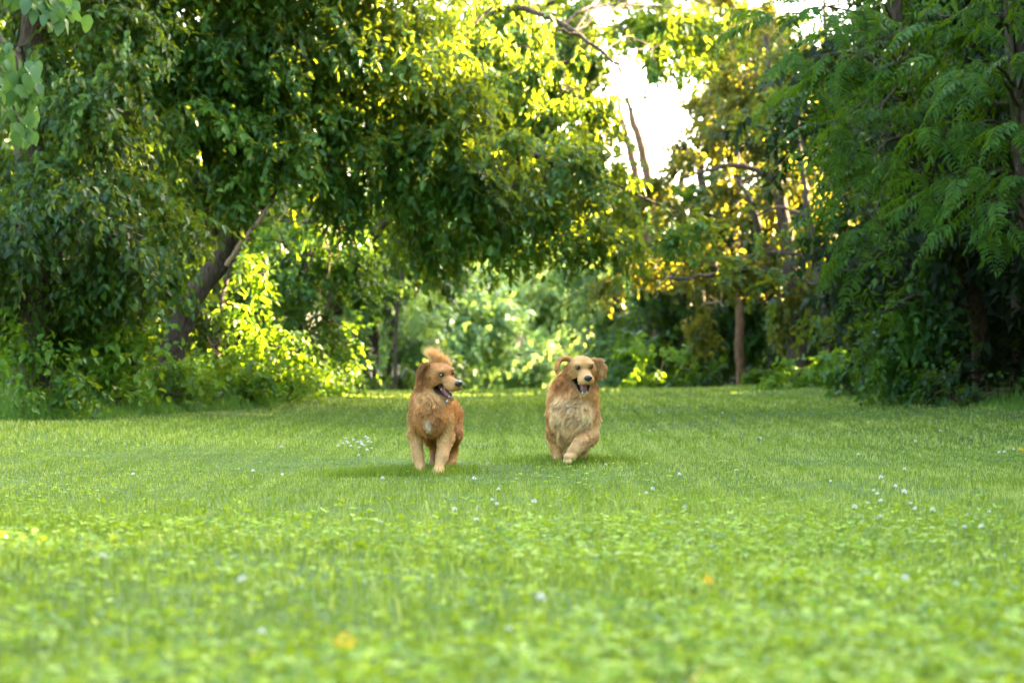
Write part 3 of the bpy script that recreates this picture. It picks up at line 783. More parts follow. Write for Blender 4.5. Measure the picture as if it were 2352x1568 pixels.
# unseen trees added beside and behind the camera to cut frontal sky light
back = [(-11.5, 20), (-11.0, 14.5), (-11.8, 9), (-11.0, 3.5), (-11.5, -2), (-11, -8), (-10, -14), (10.5, -2), (10.5, -8), (9.5, -14), (-6, -19), (-1.5, -20), (3, -19.5), (7, -18)]
bwhere = ['left of the lawn, first beyond the frame', 'left of the lawn, second beyond the frame', 'left of the lawn, third beyond the frame', 'left of the camera', 'left and just behind the camera', 'left behind the camera, second', 'left behind the camera, third',
          'right and just behind the camera', 'right behind the camera, second', 'right behind the camera, third', 'behind the camera, leftmost of four', 'behind the camera, second of four', 'behind the camera, third of four', 'behind the camera, rightmost of four']
for (x, y), wh in zip(back, bwhere):
    z = float(ground_z(x, y)) - 0.05
    h = 10.5 * rng.uniform(0.9, 1.1)
    bl = [((x + rng.normal(0, .3), y + rng.normal(0, .4), z + h * f), (2.3 * s_, 2.7 * s_, h * 0.14)) for f, s_ in ((.10, .9), (.24, 1.0), (.40, 1.1), (.56, 1.1), (.72, 1.0), (.88, .7))]
    tree('unseen_shade_tree', 'leafy tree at the edge of the clearing, ' + wh, [(x, y, z, .18), (x + .1, y, z + h * .4, .14), (x - .1, y, z + h * .9, .04)], [], bl, 'shade', 9, 'unseen trees shading the near end of the clearing', n_limbs=0, L=0.6, W=0.36, droop=0.4, prof='kite', clump=0.5)


# ------------------------------------------------------------------ shrubs and saplings at the foot of the trees
def shrub(label, px, d, blobs, leafmat, dens, group, name='shrub', stems=6, **kw):
    """blobs (px, py, rx, ry, depth radius); thing > stems, foliage."""
    global rng
    rng = np.random.default_rng(zlib.crc32(label.encode()))
    b = P(px, 900, d); b[2] = float(ground_z(b[0], b[1])) - 0.02
    root = empty(name, b, label, 'shrub', group)
    bl = [(P(a, c, d), (M(rx, d), rd, M(ry, d))) for a, c, rx, ry, rd in blobs]
    g = Geo()
    for q in range(stems):
        c, r = bl[q % len(bl)]
        e = np.asarray(c) + sphere_dirs(1)[0] * np.asarray(r) * 0.7
        s = b + np.array([rng.normal(0, .02), rng.normal(0, .02), 0])
        s[2] = float(ground_z(s[0], s[1])) - 0.02
        qd = smooth_path(np.column_stack([np.array([s, (s + e) / 2 + rng.normal(size=3) * 0.06, e]), [0.012, 0.009, 0.003]]), 9, 0.01)
        tube(g, qd[:, :3], qd[:, 3], 5)
    obj('stems', g.mesh('stems', [MT['bark']], True, b), root)
    f = Geo()
    foliage(f, bl, dens * 2.2, **kw)
    if not f.V:
        foliage(f, bl, dens * 2.2, carve=False, **kw)
    obj('foliage', f.mesh('foliage', [MT[leafmat]], False, b), root)
    return root


GL = 'shrubs and weeds along the left tree foot'
shrub('broad-leaved weeds in front of the dark hollow at the left edge', 80, 25.8, [(40, 800, 90, 70, .35), (110, 860, 90, 50, .35), (30, 880, 70, 50, .3)], 'fresh', 900, GL, L=0.10, W=0.066, droop=0.35, tmean=0.3)
shrub('tall bright green leafy weeds left of the leaning trunk', 250, 26.8, [(200, 770, 90, 60, .4), (290, 800, 100, 60, .4), (220, 860, 110, 50, .4), (330, 740, 60, 45, .3)], 'fresh', 1100, GL, L=0.105, W=0.07, droop=0.35, tmean=0.45)
shrub('broad-leaved shrub at the foot of the leaning trunk', 390, 28.0, [(350, 840, 70, 45, .35), (450, 880, 90, 40, .35), (360, 890, 90, 45, .35)], 'fresh', 1000, GL, L=0.095, W=0.062, droop=0.4, tmean=0.35)
shrub('low leafy clump on the bank, second from the leaning trunk', 540, 29.8, [(530, 885, 80, 45, .35), (590, 900, 60, 30, .3)], 'fresh', 1000, GL, L=0.10, W=0.06, droop=0.4, tmean=0.4)
shrub('low dark leafy clump on the bank below the leaning trunk', 400, 27.6, [(400, 925, 70, 28, .3), (330, 925, 60, 26, .3)], 'deep', 1000, GL, L=0.09, W=0.055, droop=0.3, tmean=0.5)
shrub('low clump of weeds on the bank at the left edge', 90, 25.3, [(80, 925, 90, 35, .3), (20, 940, 50, 30, .3), (160, 930, 60, 30, .3)], 'fresh', 900, GL, L=0.08, W=0.035, droop=0.3, tmean=0.3)
shrub('dense green shrub behind the bank, right of the sapling', 640, 31.5, [(640, 850, 90, 55, .4), (570, 860, 60, 40, .35), (620, 790, 60, 40, .35)], 'fresh', 800, GL, L=0.11, W=0.065, droop=0.45, tmean=0.35)
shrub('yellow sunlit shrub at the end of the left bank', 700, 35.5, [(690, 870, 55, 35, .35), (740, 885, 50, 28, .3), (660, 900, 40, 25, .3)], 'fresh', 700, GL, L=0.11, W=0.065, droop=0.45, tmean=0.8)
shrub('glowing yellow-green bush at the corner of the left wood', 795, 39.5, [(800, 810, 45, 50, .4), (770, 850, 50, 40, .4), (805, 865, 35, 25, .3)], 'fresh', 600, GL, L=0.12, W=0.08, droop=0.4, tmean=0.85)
shrub('small bluish dark bush just past the left wood', 824, 42.5, [(822, 892, 28, 20, .3)], 'deep', 800, GL, L=0.10, W=0.06, droop=0.3, tmean=0.3)
shrub('low grey-green weeds at the tip of the left bank', 690, 34.5, [(690, 898, 45, 22, .25), (640, 900, 40, 20, .25)], 'deep', 800, GL, L=0.08, W=0.05, droop=0.3, tmean=0.7)

for px_, py_, d_, wh_ in ((40, 945, 25.1, 'first from the left edge'), (150, 935, 25.7, 'second from the left edge'), (270, 915, 26.6, 'third from the left edge'), (370, 905, 27.5, 'fourth from the left edge'), (470, 900, 28.6, 'fifth from the left edge'), (570, 895, 29.9, 'sixth from the left edge'), (640, 893, 31.4, 'seventh from the left edge')):
    shrub('low bright green weeds skirting the left lawn edge, ' + wh_, px_, d_, [(px_ - 30, py_ - 10, 55, 30, .25), (px_ + 30, py_ - 4, 55, 26, .25), (px_, py_ - 40, 45, 30, .2)], 'fresh', 1300, GL, stems=8, L=0.075, W=0.04, droop=0.3, tmean=0.5, twig=0.25)

GR = 'shrubs along the right tree foot'
shrub('bright green rounded bush at the right end of the far lawn edge', 1500, 47, [(1500, 830, 55, 60, .5), (1560, 850, 50, 45, .5), (1480, 870, 40, 30, .4)], 'fresh', 420, GR, L=0.15, W=0.10, droop=0.35, tmean=0.9)
shrub('darker bush between the bright one and the gnarled trunk', 1600, 46.5, [(1600, 850, 60, 45, .5), (1650, 865, 50, 35, .4)], 'deep', 420, GR, L=0.15, W=0.10, droop=0.35, tmean=0.6)
shrub('mid green bush under the gnarled tree', 1710, 45, [(1700, 850, 70, 40, .5), (1760, 870, 50, 30, .4)], 'fresh', 420, GR, L=0.14, W=0.09, droop=0.35, tmean=0.2)
shrub('pale green bush right of the gnarled trunk', 1870, 40, [(1860, 820, 60, 55, .5), (1920, 840, 50, 50, .4), (1830, 865, 50, 35, .4)], 'fresh', 520, GR, L=0.13, W=0.085, droop=0.4, tmean=0.5)
shrub('leafy bush where the lawn edge turns towards the camera', 1960, 34, [(1980, 840, 60, 60, .4), (2040, 860, 60, 45, .4), (1950, 870, 40, 30, .3)], 'deep', 900, GR, L=0.11, W=0.07, droop=0.4, tmean=0.6)
shrub('tall creeper-covered bush beside the dark hollow', 2080, 29.5, [(2080, 760, 70, 70, .4), (2130, 850, 90, 60, .4), (2060, 660, 60, 60, .35), (2020, 800, 50, 60, .3), (2120, 600, 60, 70, .3), (2180, 760, 60, 70, .3)], 'deep', 1100, GR, L=0.11, W=0.075, droop=0.6, tmean=0.65)
shrub('dark low bush at the mouth of the hollow', 2220, 28, [(2220, 880, 80, 35, .35), (2300, 890, 60, 28, .3), (2150, 895, 50, 25, .3)], 'deep', 900, GR, L=0.09, W=0.06, droop=0.4, tmean=0.35)

# ------------------------------------------------------------------ fern-leaved tree on the right: each compound leaf is a part
def frond_mesh(i):
    r = np.random.default_rng(100 + i)
    g = Geo()
    n = 11
    s = np.linspace(0, 1, 14)
    ang = 0.15 - s * r.uniform(0.7, 1.2)
    x = np.concatenate([[0], np.cumsum(np.cos(ang[1:]) / 13)]); z = np.concatenate([[0], np.cumsum(np.sin(ang[1:]) / 13)])
    y = 0.05 * np.sin(s * 3 + i)
    pts = np.stack([x, y, z], 1)
    tube(g, pts, np.linspace(0.007, 0.002, 14), 3, tint=0.9)
    T = nrm(np.gradient(pts, axis=0))
    f = np.linspace(0.16, 0.97, n)
    for sd in (-1, 1):
        p = np.stack([np.interp(f, s, pts[:, q]) for q in range(3)], 1)
        t = np.stack([np.interp(f, s, T[:, q]) for q in range(3)], 1)
        ld = np.array([0, sd * 1.0, 0]) + t * 0.45 + np.array([0, 0, -0.35]) + r.normal(size=(n, 3)) * 0.10
        nn = np.array([0, -sd * 0.15, 1.0]) + r.normal(size=(n, 3)) * 0.15 + t * 0.2
        L = 0.20 * np.sin(np.clip(f * 1.02 + 0.12, 0, 1) * np.pi * 0.83 + 0.25) * r.uniform(0.88, 1.1, n) + 0.03
        g.add(*leaf_geo(p, ld, nn, L, L * 0.33, 'ovate', np.clip(0.45 + r.normal(0, 0.15, n), 0, 1)))
    g.add(*leaf_geo(pts[-1:], T[-1:], np.array([[0, 0, 1.0]]), np.array([0.13]), np.array([0.045]), 'ovate', np.array([0.5])))
    return g.mesh('compound_leaf', [MT['frond']])


FRONDS = [frond_mesh(i) for i in range(6)]


def rot_from(xdir, up):
    from mathutils import Matrix
    x = nrm(np.asarray(xdir, float)); z = np.asarray(up, float); z = nrm(z - (z @ x) * x); y = np.cross(z, x)
    return Matrix(((x[0], y[0], z[0]), (x[1], y[1], z[1]), (x[2], y[2], z[2])))


def frond_tree(label, trunk, clusters, per, size, blobs, dens, aim):
    base = np.array(trunk[0][:3])
    root = tree('fern_leaved_tree', label, trunk, [], blobs, 'frond', dens, 'fern-leaved trees on the right', n_limbs=10, r_limb=0.03, L=0.13, W=0.045, droop=0.6, twig=0.55, k=12, tmean=0.35)
    tp = smooth_path(trunk, 30)
    lg = Geo()
    for (px, py, d, tilt) in clusters:
        c = P(px, py, d)
        i = np.argmin(np.linalg.norm(tp[:, :3] - c, axis=1) + 0.7 * np.maximum(0, tp[:, 2] - c[2]))
        s = tp[i, :3]
        q = smooth_path(np.column_stack([np.array([s, (s + c) / 2 + np.array([0, 0, .18]), c]), [0.022, 0.015, 0.006]]), 9, 0.012)
        tube(lg, q[:, :3], q[:, 3], 5)
        out = nrm(c - s) * 0.5 + np.asarray(aim)
        for k_ in range(per):
            a = rng.uniform(-1.5, 1.5)
            dr = nrm(np.array([out[0] * math.cos(a) - out[1] * math.sin(a), out[0] * math.sin(a) + out[1] * math.cos(a), rng.uniform(-0.55, 0.25) + tilt]))
            pos = c + rng.normal(size=3) * np.array([.10, .10, .07])
            tipm = pos + dr * size * 0.5
            if not sun_gap(tipm[None])[0]:
                continue
            o = obj('compound_leaf', FRONDS[rng.integers(0, 6)], root, Vector(tuple(pos - base)))
            o.rotation_euler = rot_from(dr, np.array([0, 0, 1.0]) + rng.normal(size=3) * 0.35).to_euler()
            sz = size * rng.uniform(0.75, 1.2)
            o.scale = (sz, sz, sz)
    obj('branches', lg.mesh('branches', [MT['bark']], True, base), root)
    return root


cl = [(a + rng.normal(0, 14), b + rng.normal(0, 12), d + rng.normal(0, .35), t) for a, b, d, t in (
    (1800, 40, 25.5, .0), (1870, 20, 25, .1), (1940, 60, 25, .0), (2010, 30, 25, .0), (2090, 70, 25, .0), (2170, 40, 25, .0),
    (1840, 100, 25.3, -.3), (1900, 130, 25, -.3), (1975, 140, 25, -.3), (2060, 150, 25, -.2),
    (1880, 230, 26, -.3), (1950, 260, 26, -.4), (2030, 250, 26, -.3), (2120, 240, 26, -.2), (1920, 340, 26.4, -.4), (1990, 380, 26.4, -.4), (2060, 340, 26, -.3),
    (1930, 460, 27, -.5), (1990, 500, 27, -.5), (1960, 580, 27.4, -.6))]
frond_tree('fern-leaved tree with drooping compound leaves reaching out towards the sky gap', tr((2260, 885, 30.5, .12), (2240, 700, 30, .11), (2150, 450, 28.8, .10), (2080, 200, 27.4, .10), (2040, -80, 27, .06)), cl, 7, 0.62,
           px_blobs([(2000, 80, 27.5, 150, 110, .6), (1980, 300, 28, 110, 110, .5), (2100, 250, 27.8, 110, 120, .5), (1990, 480, 28.4, 70, 90, .4), (1985, 620, 28.8, 50, 90, .3), (2060, 420, 28.2, 90, 90, .4), (1990, 740, 29, 35, 80, .25), (2050, -120, 27, 200, 120, .9), (2000, -330, 27, 260, 140, 1.2)]), 480, (-0.7, -0.5, -0.1))  # topmost blobs are unseen canopy, added to darken the hollow
cl = [(a + rng.normal(0, 14), b + rng.normal(0, 12), d + rng.normal(0, .35), t) for a, b, d, t in (
    (2240, 60, 23.5, .0), (2320, 20, 23, .0), (2200, 170, 24, -.2), (2280, 180, 23.5, -.2), (2350, 130, 23, -.1), (2150, 320, 24.4, -.2), (2230, 300, 24, -.2), (2310, 280, 23.5, -.2), (2180, 420, 24.4, -.3), (2260, 400, 24, -.3), (2340, 380, 23.5, -.3), (2130, 460, 25, -.4), (2240, 470, 24.3, -.4), (2300, 500, 24, -.4))]
frond_tree('dark fern-leaved tree with ferny sprays over the black hollow at the right edge', tr((2420, 905, 25.5, .18), (2400, 700, 25.3, .16), (2360, 400, 25, .13), (2330, 100, 25, .10), (2320, -120, 25, .06)), cl, 7, 0.60,
           px_blobs([(2260, 90, 25, 130, 120, .5), (2250, 280, 25.4, 130, 110, .5), (2200, 430, 25.8, 100, 70, .4), (2350, 300, 25, 80, 150, .4), (2330, -100, 24.5, 200, 110, .9), (2300, -300, 24.5, 260, 130, 1.2), (2250, -260, 21.5, 260, 130, 1.2), (2450, -200, 21, 220, 150, 1.2), (2100, -330, 22, 240, 110, 1.1), (2400, 150, 25.5, 120, 160, .5)]), 480, (-0.7, -0.6, -0.1))  # blobs above the frame are added overhang, keeping sky light off the hollow

# ------------------------------------------------------------------ close branch at the top left, each broad leaf a part
def broad_leaf_mesh(i):
    r = np.random.default_rng(300 + i)
    s = np.array([0, .10, .22, .36, .52, .68, .82, .93, 1.0])
    w = np.array([0, .20, .31, .34, .31, .24, .15, .06, 0]) * r.uniform(0.75, 0.95)
    ang = -r.uniform(0.3, 0.7) * s
    x = np.concatenate([[0], np.cumsum(np.cos(ang[1:]) * np.diff(s))]); z = np.concatenate([[0], np.cumsum(np.sin(ang[1:]) * np.diff(s))])
    V, F = [], []
    for q in range(9):
        f = 0.16 + 0.05 * math.sin(q * 2.1 + i)
        V += [(x[q], -w[q], z[q] + w[q] * f + 0.02 * math.sin(q * 1.9)), (x[q], 0, z[q]), (x[q], w[q], z[q] + w[q] * f + 0.02 * math.cos(q * 1.7))]
    for q in range(8):
        a = q * 3
        F += [(a, a + 1, a + 4, a + 3), (a + 1, a + 2, a + 5, a + 4)]
    g = Geo()
    g.add(np.array(V), np.array(F), r.uniform(0.2, 0.9))
    tube(g, np.array([(-0.22, 0, 0.06), (-0.1, 0, 0.03), (0.0, 0, 0.0)]), [0.012, 0.010, 0.008], 4, tint=0.9)
    return g.mesh('leaf', [MT['near']], True)


BROAD = [broad_leaf_mesh(i) for i in range(5)]
bx, by = -5.2, 14.0
nb = np.array([bx, by, float(ground_z(bx, by)) - 0.05])
near = empty('broad_leaved_tree', nb, 'close tree reaching in at the top left corner with big soft-edged drooping leaves', 'tree')
g = Geo()
q = smooth_path([(*nb, .14), (bx, by, 1.5, .12), (bx + .2, by, 3.2, .09)], 16, 0.01); tube(g, q[:, :3], q[:, 3], 10, .04)
twigs = []
for rows in ([(-5.0, 14, 2.6, .04), (-4.0, 13.9, 3.0, .03), (-3.0, 13.8, 2.95, .02), (-2.62, 13.8, 2.82, .008)], [(-4.0, 13.9, 3.0, .02), (-3.1, 13.6, 2.75, .015), (-2.8, 13.5, 2.5, .01), (-2.72, 13.5, 2.2, .005)],
             [(-4.9, 14, 2.3, .03), (-3.6, 13.8, 2.5, .02), (-2.95, 13.7, 2.35, .012), (-2.74, 13.7, 2.05, .005)], [(-3.4, 13.85, 2.98, .015), (-2.75, 13.7, 2.85, .01), (-2.5, 13.7, 2.72, .005)]):
    q = smooth_path(rows, 16, 0.01); tube(g, q[:, :3], q[:, 3], 5); twigs.append(q)
obj('trunk', g.mesh('trunk', [MT['bark']], True, nb), near)
for q in twigs:
    for j in range(44):
        p = q[rng.integers(8, 16), :3] + rng.normal(size=3) * np.array([.05, .08, .05])
        d = nrm(np.array([rng.normal(0.25, .55), rng.normal(-.25, .5), -rng.uniform(0.7, 1.6)]))
        o = obj('leaf', BROAD[rng.integers(0, 5)], near, Vector(tuple(p - nb)))
        o.rotation_euler = rot_from(d, np.array([0.2, -0.8, 0.8]) + rng.normal(size=3) * 0.4).to_euler()
        sz = rng.uniform(0.07, 0.13)
        o.scale = (sz, sz, sz)


# ------------------------------------------------------------------ dogs: one continuous body surface grown from blended volumes
class Body:
    """Volumes in the dog's own frame (x to its left = picture right, y away from the camera, z up)."""
    def __init__(s):
        s.p = []

    def _add(s, kind, k, a, **d):
        s.p.append((kind, k, a, d))

    def ell(s, c, r, R=None, k=0.03, **d):
        s._add('ell', k, (np.asarray(c, float), np.asarray(r, float), np.eye(3) if R is None else R), **d)

    def cone(s, a, b, ra, rb, k=0.03, **d):
        s._add('cone', k, (np.asarray(a, float), np.asarray(b, float), ra, rb), **d)

    def chain(s, pts, rads, k=0.03, **d):
        for i in range(len(pts) - 1):
            s.cone(pts[i], pts[i + 1], rads[i], rads[i + 1], k, **d)

    def flap(s, pts, wdir, widths, thick, k=0.015, **d):
        """An ear: flattened volumes along a path."""
        pts = [np.asarray(q, float) for q in pts]
        for i in range(len(pts) - 1):
            t = nrm(pts[i + 1] - pts[i]); w = np.asarray(wdir[i] if isinstance(wdir, list) else wdir, float)
            w = nrm(w - (w @ t) * t); n = np.cross(t, w)
            L = np.linalg.norm(pts[i + 1] - pts[i])
            dd = dict(d); dd.setdefault('flow', t)
            s.ell((pts[i] + pts[i + 1]) / 2, (L * 0.75, widths[i], thick), np.stack([t, w, n]), k, **dd)

    @staticmethod
    def dist(kind, a, p):
        if kind == 'ell':
            c, r, R = a
            q = (p - c) @ R.T
            k0 = np.sqrt(((q / r) ** 2).sum(-1)); k1 = np.sqrt(((q / r ** 2) ** 2).sum(-1))
            return k0 * (k0 - 1) / np.maximum(k1, 1e-6)
        A, B, ra, rb = a
        ab = B - A
        t = np.clip(((p - A) @ ab) / (ab @ ab), 0, 1)
        return np.linalg.norm(p - (A + t[..., None] * ab), axis=-1) - (ra + (rb - ra) * t)

    def bbox(s, pr):
        kind, k, a, d = pr
        if kind == 'ell':
            c, r, R = a
            e = np.sqrt(((R * r[:, None]) ** 2).sum(0))
            return c - e, c + e
        return np.minimum(a[0] - a[2], a[1] - a[3]), np.maximum(a[0] + a[2], a[1] + a[3])

    def surface(s, h):
        bb = [s.bbox(q) for q in s.p if not q[3].get('sub')]
        lo = np.min([b[0] for b in bb], 0) - 0.05; hi = np.max([b[1] for b in bb], 0) + 0.05
        n = np.ceil((hi - lo) / h).astype(int) + 1
        f = np.full(n, 0.2)
        ax = [lo[q] + h * np.arange(n[q]) for q in range(3)]
        for pr in s.p:
            kind, k, a, d = pr
            b0, b1 = s.bbox(pr)
            m = k + 3 * h
            i0 = np.clip(((b0 - m - lo) / h).astype(int), 0, n - 1); i1 = np.clip(((b1 + m - lo) / h).astype(int) + 2, 0, n)
            sl = tuple(slice(i0[q], i1[q]) for q in range(3))
            g = np.stack(np.meshgrid(*[ax[q][sl[q]] for q in range(3)], indexing='ij'), -1)
            v = s.dist(kind, a, g)
            c = f[sl]
            if d.get('sub'):
                v = -v
                t = np.maximum(k - np.abs(c - v), 0) / k
                f[sl] = np.maximum(c, v) + t * t * k * 0.25
            else:
                t = np.maximum(k - np.abs(c - v), 0) / k
                f[sl] = np.minimum(c, v) - t * t * k * 0.25
        return surface_nets(f, lo, h)

    def attributes(s, V):
        n = len(V)
        W = np.zeros(n); col = np.zeros((n, 3)); ln = np.zeros(n); fl = np.zeros((n, 3)); li = np.zeros(n)
        for kind, k, a, d in s.p:
            if d.get('sub'):
                continue
            w = np.exp(-np.clip(s.dist(kind, a, V), -0.05, 0.3) / 0.011)
            W += w
            col += w[:, None] * np.array(d['col']); ln += w * d.get('len', 0.03); fl += w[:, None] * np.array(d.get('flow', (0, 0, -1))); li += w * d.get('lift', 0.35)
        col /= W[:, None]; ln /= W; li /= W
        for kind, k, a, d in s.p:
            if not d.get('sub'):
                continue
            q = np.abs(s.dist(kind, a, V)); rim = d.get('rim', 0.007)
            if d.get('halo') is not None:
                fh = (np.exp(-(np.maximum(q, 0) / 0.013) ** 2) * 0.5)[:, None]  # dark coat round the eyes: tear marks plus painted facial shading
                col = col * (1 - fh) + np.array(d['halo']) * fh
            f0 = np.exp(-(q / rim) ** 2)[:, None]
            f1 = np.exp(-(q / 0.0035) ** 2)[:, None]
            col = col * (1 - f0) + np.array(d.get('rimcol', (0.012, 0.009, 0.009))) * f0
            col = col * (1 - f1) + np.array(d['col']) * f1
            ln = ln * np.clip(q / (rim * 1.5), 0, 1) ** 2
        return col, ln, nrm(fl), li


def surface_nets(f, lo, h):
    n = np.array(f.shape)
    s = f < 0
    off = np.array([(i, j, k) for i in (0, 1) for j in (0, 1) for k in (0, 1)])
    cnt = np.zeros(n - 1, np.int8)
    for o in off:
        cnt += s[o[0]:n[0] - 1 + o[0], o[1]:n[1] - 1 + o[1], o[2]:n[2] - 1 + o[2]]
    act = np.argwhere((cnt > 0) & (cnt < 8))
    pos = np.zeros((len(act), 3)); c = np.zeros(len(act))
    for a in range(8):
        for b in range(a + 1, 8):
            if np.abs(off[a] - off[b]).sum() != 1:
                continue
            A = act + off[a]; B = act + off[b]
            fa = f[tuple(A.T)]; fb = f[tuple(B.T)]
            m = (fa < 0) != (fb < 0)
            t = np.where(m, fa / np.where(m, fa - fb, 1), 0)[:, None]
            pos += np.where(m[:, None], A + t * (B - A), 0); c += m
    V = lo + h * pos / c[:, None]
    ix = np.full(n - 1, -1); ix[tuple(act.T)] = np.arange(len(act))
    F = []
    for ax in range(3):
        u, w = [q for q in range(3) if q != ax]
        d = np.zeros(3, int); d[ax] = 1
        A = s[tuple(slice(0, n[q] - d[q]) for q in range(3))]; B = s[tuple(slice(d[q], n[q]) for q in range(3))]
        e = np.argwhere(A != B)
        e = e[(e[:, u] > 0) & (e[:, w] > 0) & (e[:, u] < n[u] - 1) & (e[:, w] < n[w] - 1)]
        du = np.zeros(3, int); du[u] = 1; dw = np.zeros(3, int); dw[w] = 1
        q = np.stack([ix[tuple((e - du - dw).T)], ix[tuple((e - dw).T)], ix[tuple(e.T)], ix[tuple((e - du).T)]], 1)
        flip = s[tuple(e.T)] ^ (ax == 1)
        q[~flip] = q[~flip][:, ::-1]
        F.append(q)
    F = np.concatenate(F)
    return V, F[(F >= 0).all(1)]


def vert_normals(V, F):
    n = np.cross(V[F[:, 2]] - V[F[:, 0]], V[F[:, 3]] - V[F[:, 1]])
    N = np.zeros_like(V)
    for q in range(4):
        np.add.at(N, F[:, q], n)
    return nrm(N), 0.5 * np.linalg.norm(n, axis=1)


def coat_mat(name):
    m, nt, out = mat(name)
    at = nt.nodes.new('ShaderNodeAttribute'); at.attribute_name = 'coat'
    pb = nt.nodes.new('ShaderNodeBsdfPrincipled'); pb.inputs['Roughness'].default_value = 0.65
    pb.inputs['Specular IOR Level'].default_value = 0.25
    nt.links.new(at.outputs['Color'], pb.inputs['Base Color'])
    nt.links.new(pb.outputs[0], out.inputs['Surface'])
    return m


def hair_mat(name):
    m, nt, out = mat(name)
    at = nt.nodes.new('ShaderNodeAttribute'); at.attribute_name = 'coat'
    pb = nt.nodes.new('ShaderNodeBsdfPrincipled'); pb.inputs['Roughness'].default_value = 0.5
    pb.inputs['Specular IOR Level'].default_value = 0.35
    nt.links.new(at.outputs['Color'], pb.inputs['Base Color'])
    tr_ = nt.nodes.new('ShaderNodeBsdfTranslucent')
    nt.links.new(at.outputs['Color'], tr_.inputs['Color'])
    ms = nt.nodes.new('ShaderNodeMixShader'); ms.inputs[0].default_value = 0.35
    nt.links.new(pb.outputs[0], ms.inputs[1]); nt.links.new(tr_.outputs[0], ms.inputs[2])
    nt.links.new(ms.outputs[0], out.inputs['Surface'])
    return m


COAT, HAIR = coat_mat('dog_skin'), hair_mat('dog_fur')
NOSE = plain_mat('nose_leather', (0.012, 0.012, 0.014), 0.32, 0.6)
EYE_B = plain_mat('eye_brown', (0.020, 0.009, 0.005), 0.06, 0.8)
EYE_W = plain_mat('eye_white', (0.30, 0.31, 0.34), 0.10, 0.6)
TONGUE = plain_mat('tongue_pink', (0.30, 0.11, 0.115), 0.35, 0.5)
TOOTH = plain_mat('tooth_white', (0.80, 0.76, 0.66), 0.3, 0.5)
COLLAR = plain_mat('collar_dark', (0.03, 0.018, 0.022), 0.6)
STEEL = plain_mat('steel_tag', (0.30, 0.31, 0.33), 0.25, 0.8)


def wave(p, f, ph):
    return np.sin(p[:, 0] * f + 1.7 * np.sin(p[:, 2] * f * 0.7 + ph) + ph) * np.sin(p[:, 2] * f * 0.9 + 1.3 * np.sin(p[:, 1] * f * 0.8 + 2 * ph)) 


def grow_fur(V, F, N, area, col, ln, fl, li, n, seed, sway=(0, 0, 0)):
    r = np.random.default_rng(seed)
    fl_len = ln[F].mean(1)
    pr = area * (0.9 + np.clip(fl_len / 0.03, 0, 1.3)) * (fl_len > 0.002)
    fi = r.choice(len(F), n, p=pr / pr.sum())
    a, b = r.random(n), r.random(n)
    q = F[fi]
    wt = np.stack([(1 - a) * (1 - b), a * (1 - b), a * b, (1 - a) * b], 1)
    I = lambda X: (X[q] * (wt[..., None] if X.ndim == 2 else wt)).sum(1)
    p, nn, c, L, f, lf = I(V), nrm(I(N)), I(col), I(ln), nrm(I(fl)), I(li)
    tang = nrm(f - (f * nn).sum(1, keepdims=True) * nn)
    w1 = wave(p, 34, 0.4 + seed)[:, None]; w2 = wave(p, 75, 1.9 + seed)[:, None]
    cr = np.cross(nn, tang)
    lf = np.maximum(lf, np.interp(L, [0.006, 0.02, 0.04], [0.42, 0.32, 0.0]))
    d0 = nrm(nn * lf[:, None] + tang * (1 - lf[:, None]) + cr * (0.26 * w1 + 0.14 * w2) + r.normal(size=(n, 3)) * 0.11 + nn * 0.12 * w2)
    L = L * r.uniform(0.55, 1.25, n)
    K = 5
    pts = np.zeros((n, K, 3)); pts[:, 0] = p - nn * 0.0008
    d = d0
    for k_ in range(1, K):
        pts[:, k_] = pts[:, k_ - 1] + d * (L / (K - 1))[:, None]
        d = nrm(d + tang * 0.16 + np.asarray(sway) * 0.2 + np.array([0, 0, -0.10]) * np.clip(L / 0.04, 0, 1)[:, None] + cr * 0.18 * w1)
    # locks: tips gather towards a neighbour strand
    m = max(20, n // 26)
    kd = kdtree.KDTree(m)
    for i in range(m):
        kd.insert(p[i], i)
    kd.balance()
    near = np.array([kd.find(x)[1] for x in p])
    g = (np.linspace(0, 1, K) ** 1.3)[None, :, None] * (0.60 * np.clip(L / 0.03, 0.15, 1))[:, None, None]
    tgt = pts[near] + (p - p[near])[:, None, :] * 0.25
    ok = (np.linalg.norm(p - p[near], axis=1) < 0.03)[:, None, None]
    pts = np.where(ok, pts * (1 - g) + tgt * g, pts)
    shade = (1 + 0.16 * w1[:, 0] + 0.10 * w2[:, 0]) * r.lognormal(0, 0.12, n) * r.lognormal(0, 0.11, m)[near]
    c = np.clip(c * shade[:, None], 0, 0.9)
    cc = c[:, None, :] * np.linspace(0.60, 1.36, K)[None, :, None]  # roots darkened, tips lightened: depth and rim light put into the colour
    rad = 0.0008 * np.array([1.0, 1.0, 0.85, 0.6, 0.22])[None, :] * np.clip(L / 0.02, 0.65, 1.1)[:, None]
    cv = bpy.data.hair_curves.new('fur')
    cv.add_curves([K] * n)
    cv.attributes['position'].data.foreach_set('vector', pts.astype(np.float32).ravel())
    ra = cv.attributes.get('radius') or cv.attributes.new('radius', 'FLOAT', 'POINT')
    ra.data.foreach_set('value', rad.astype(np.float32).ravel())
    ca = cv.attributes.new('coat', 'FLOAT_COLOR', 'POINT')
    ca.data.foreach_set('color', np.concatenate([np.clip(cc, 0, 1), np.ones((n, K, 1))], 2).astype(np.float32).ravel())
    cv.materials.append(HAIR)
    return cv


def Rz(a):
    c, s = math.cos(a), math.sin(a)
    return np.array([[c, -s, 0], [s, c, 0], [0, 0, 1]])


def Rx(a):
    c, s = math.cos(a), math.sin(a)
    return np.array([[1, 0, 0], [0, c, -s], [0, s, c]])


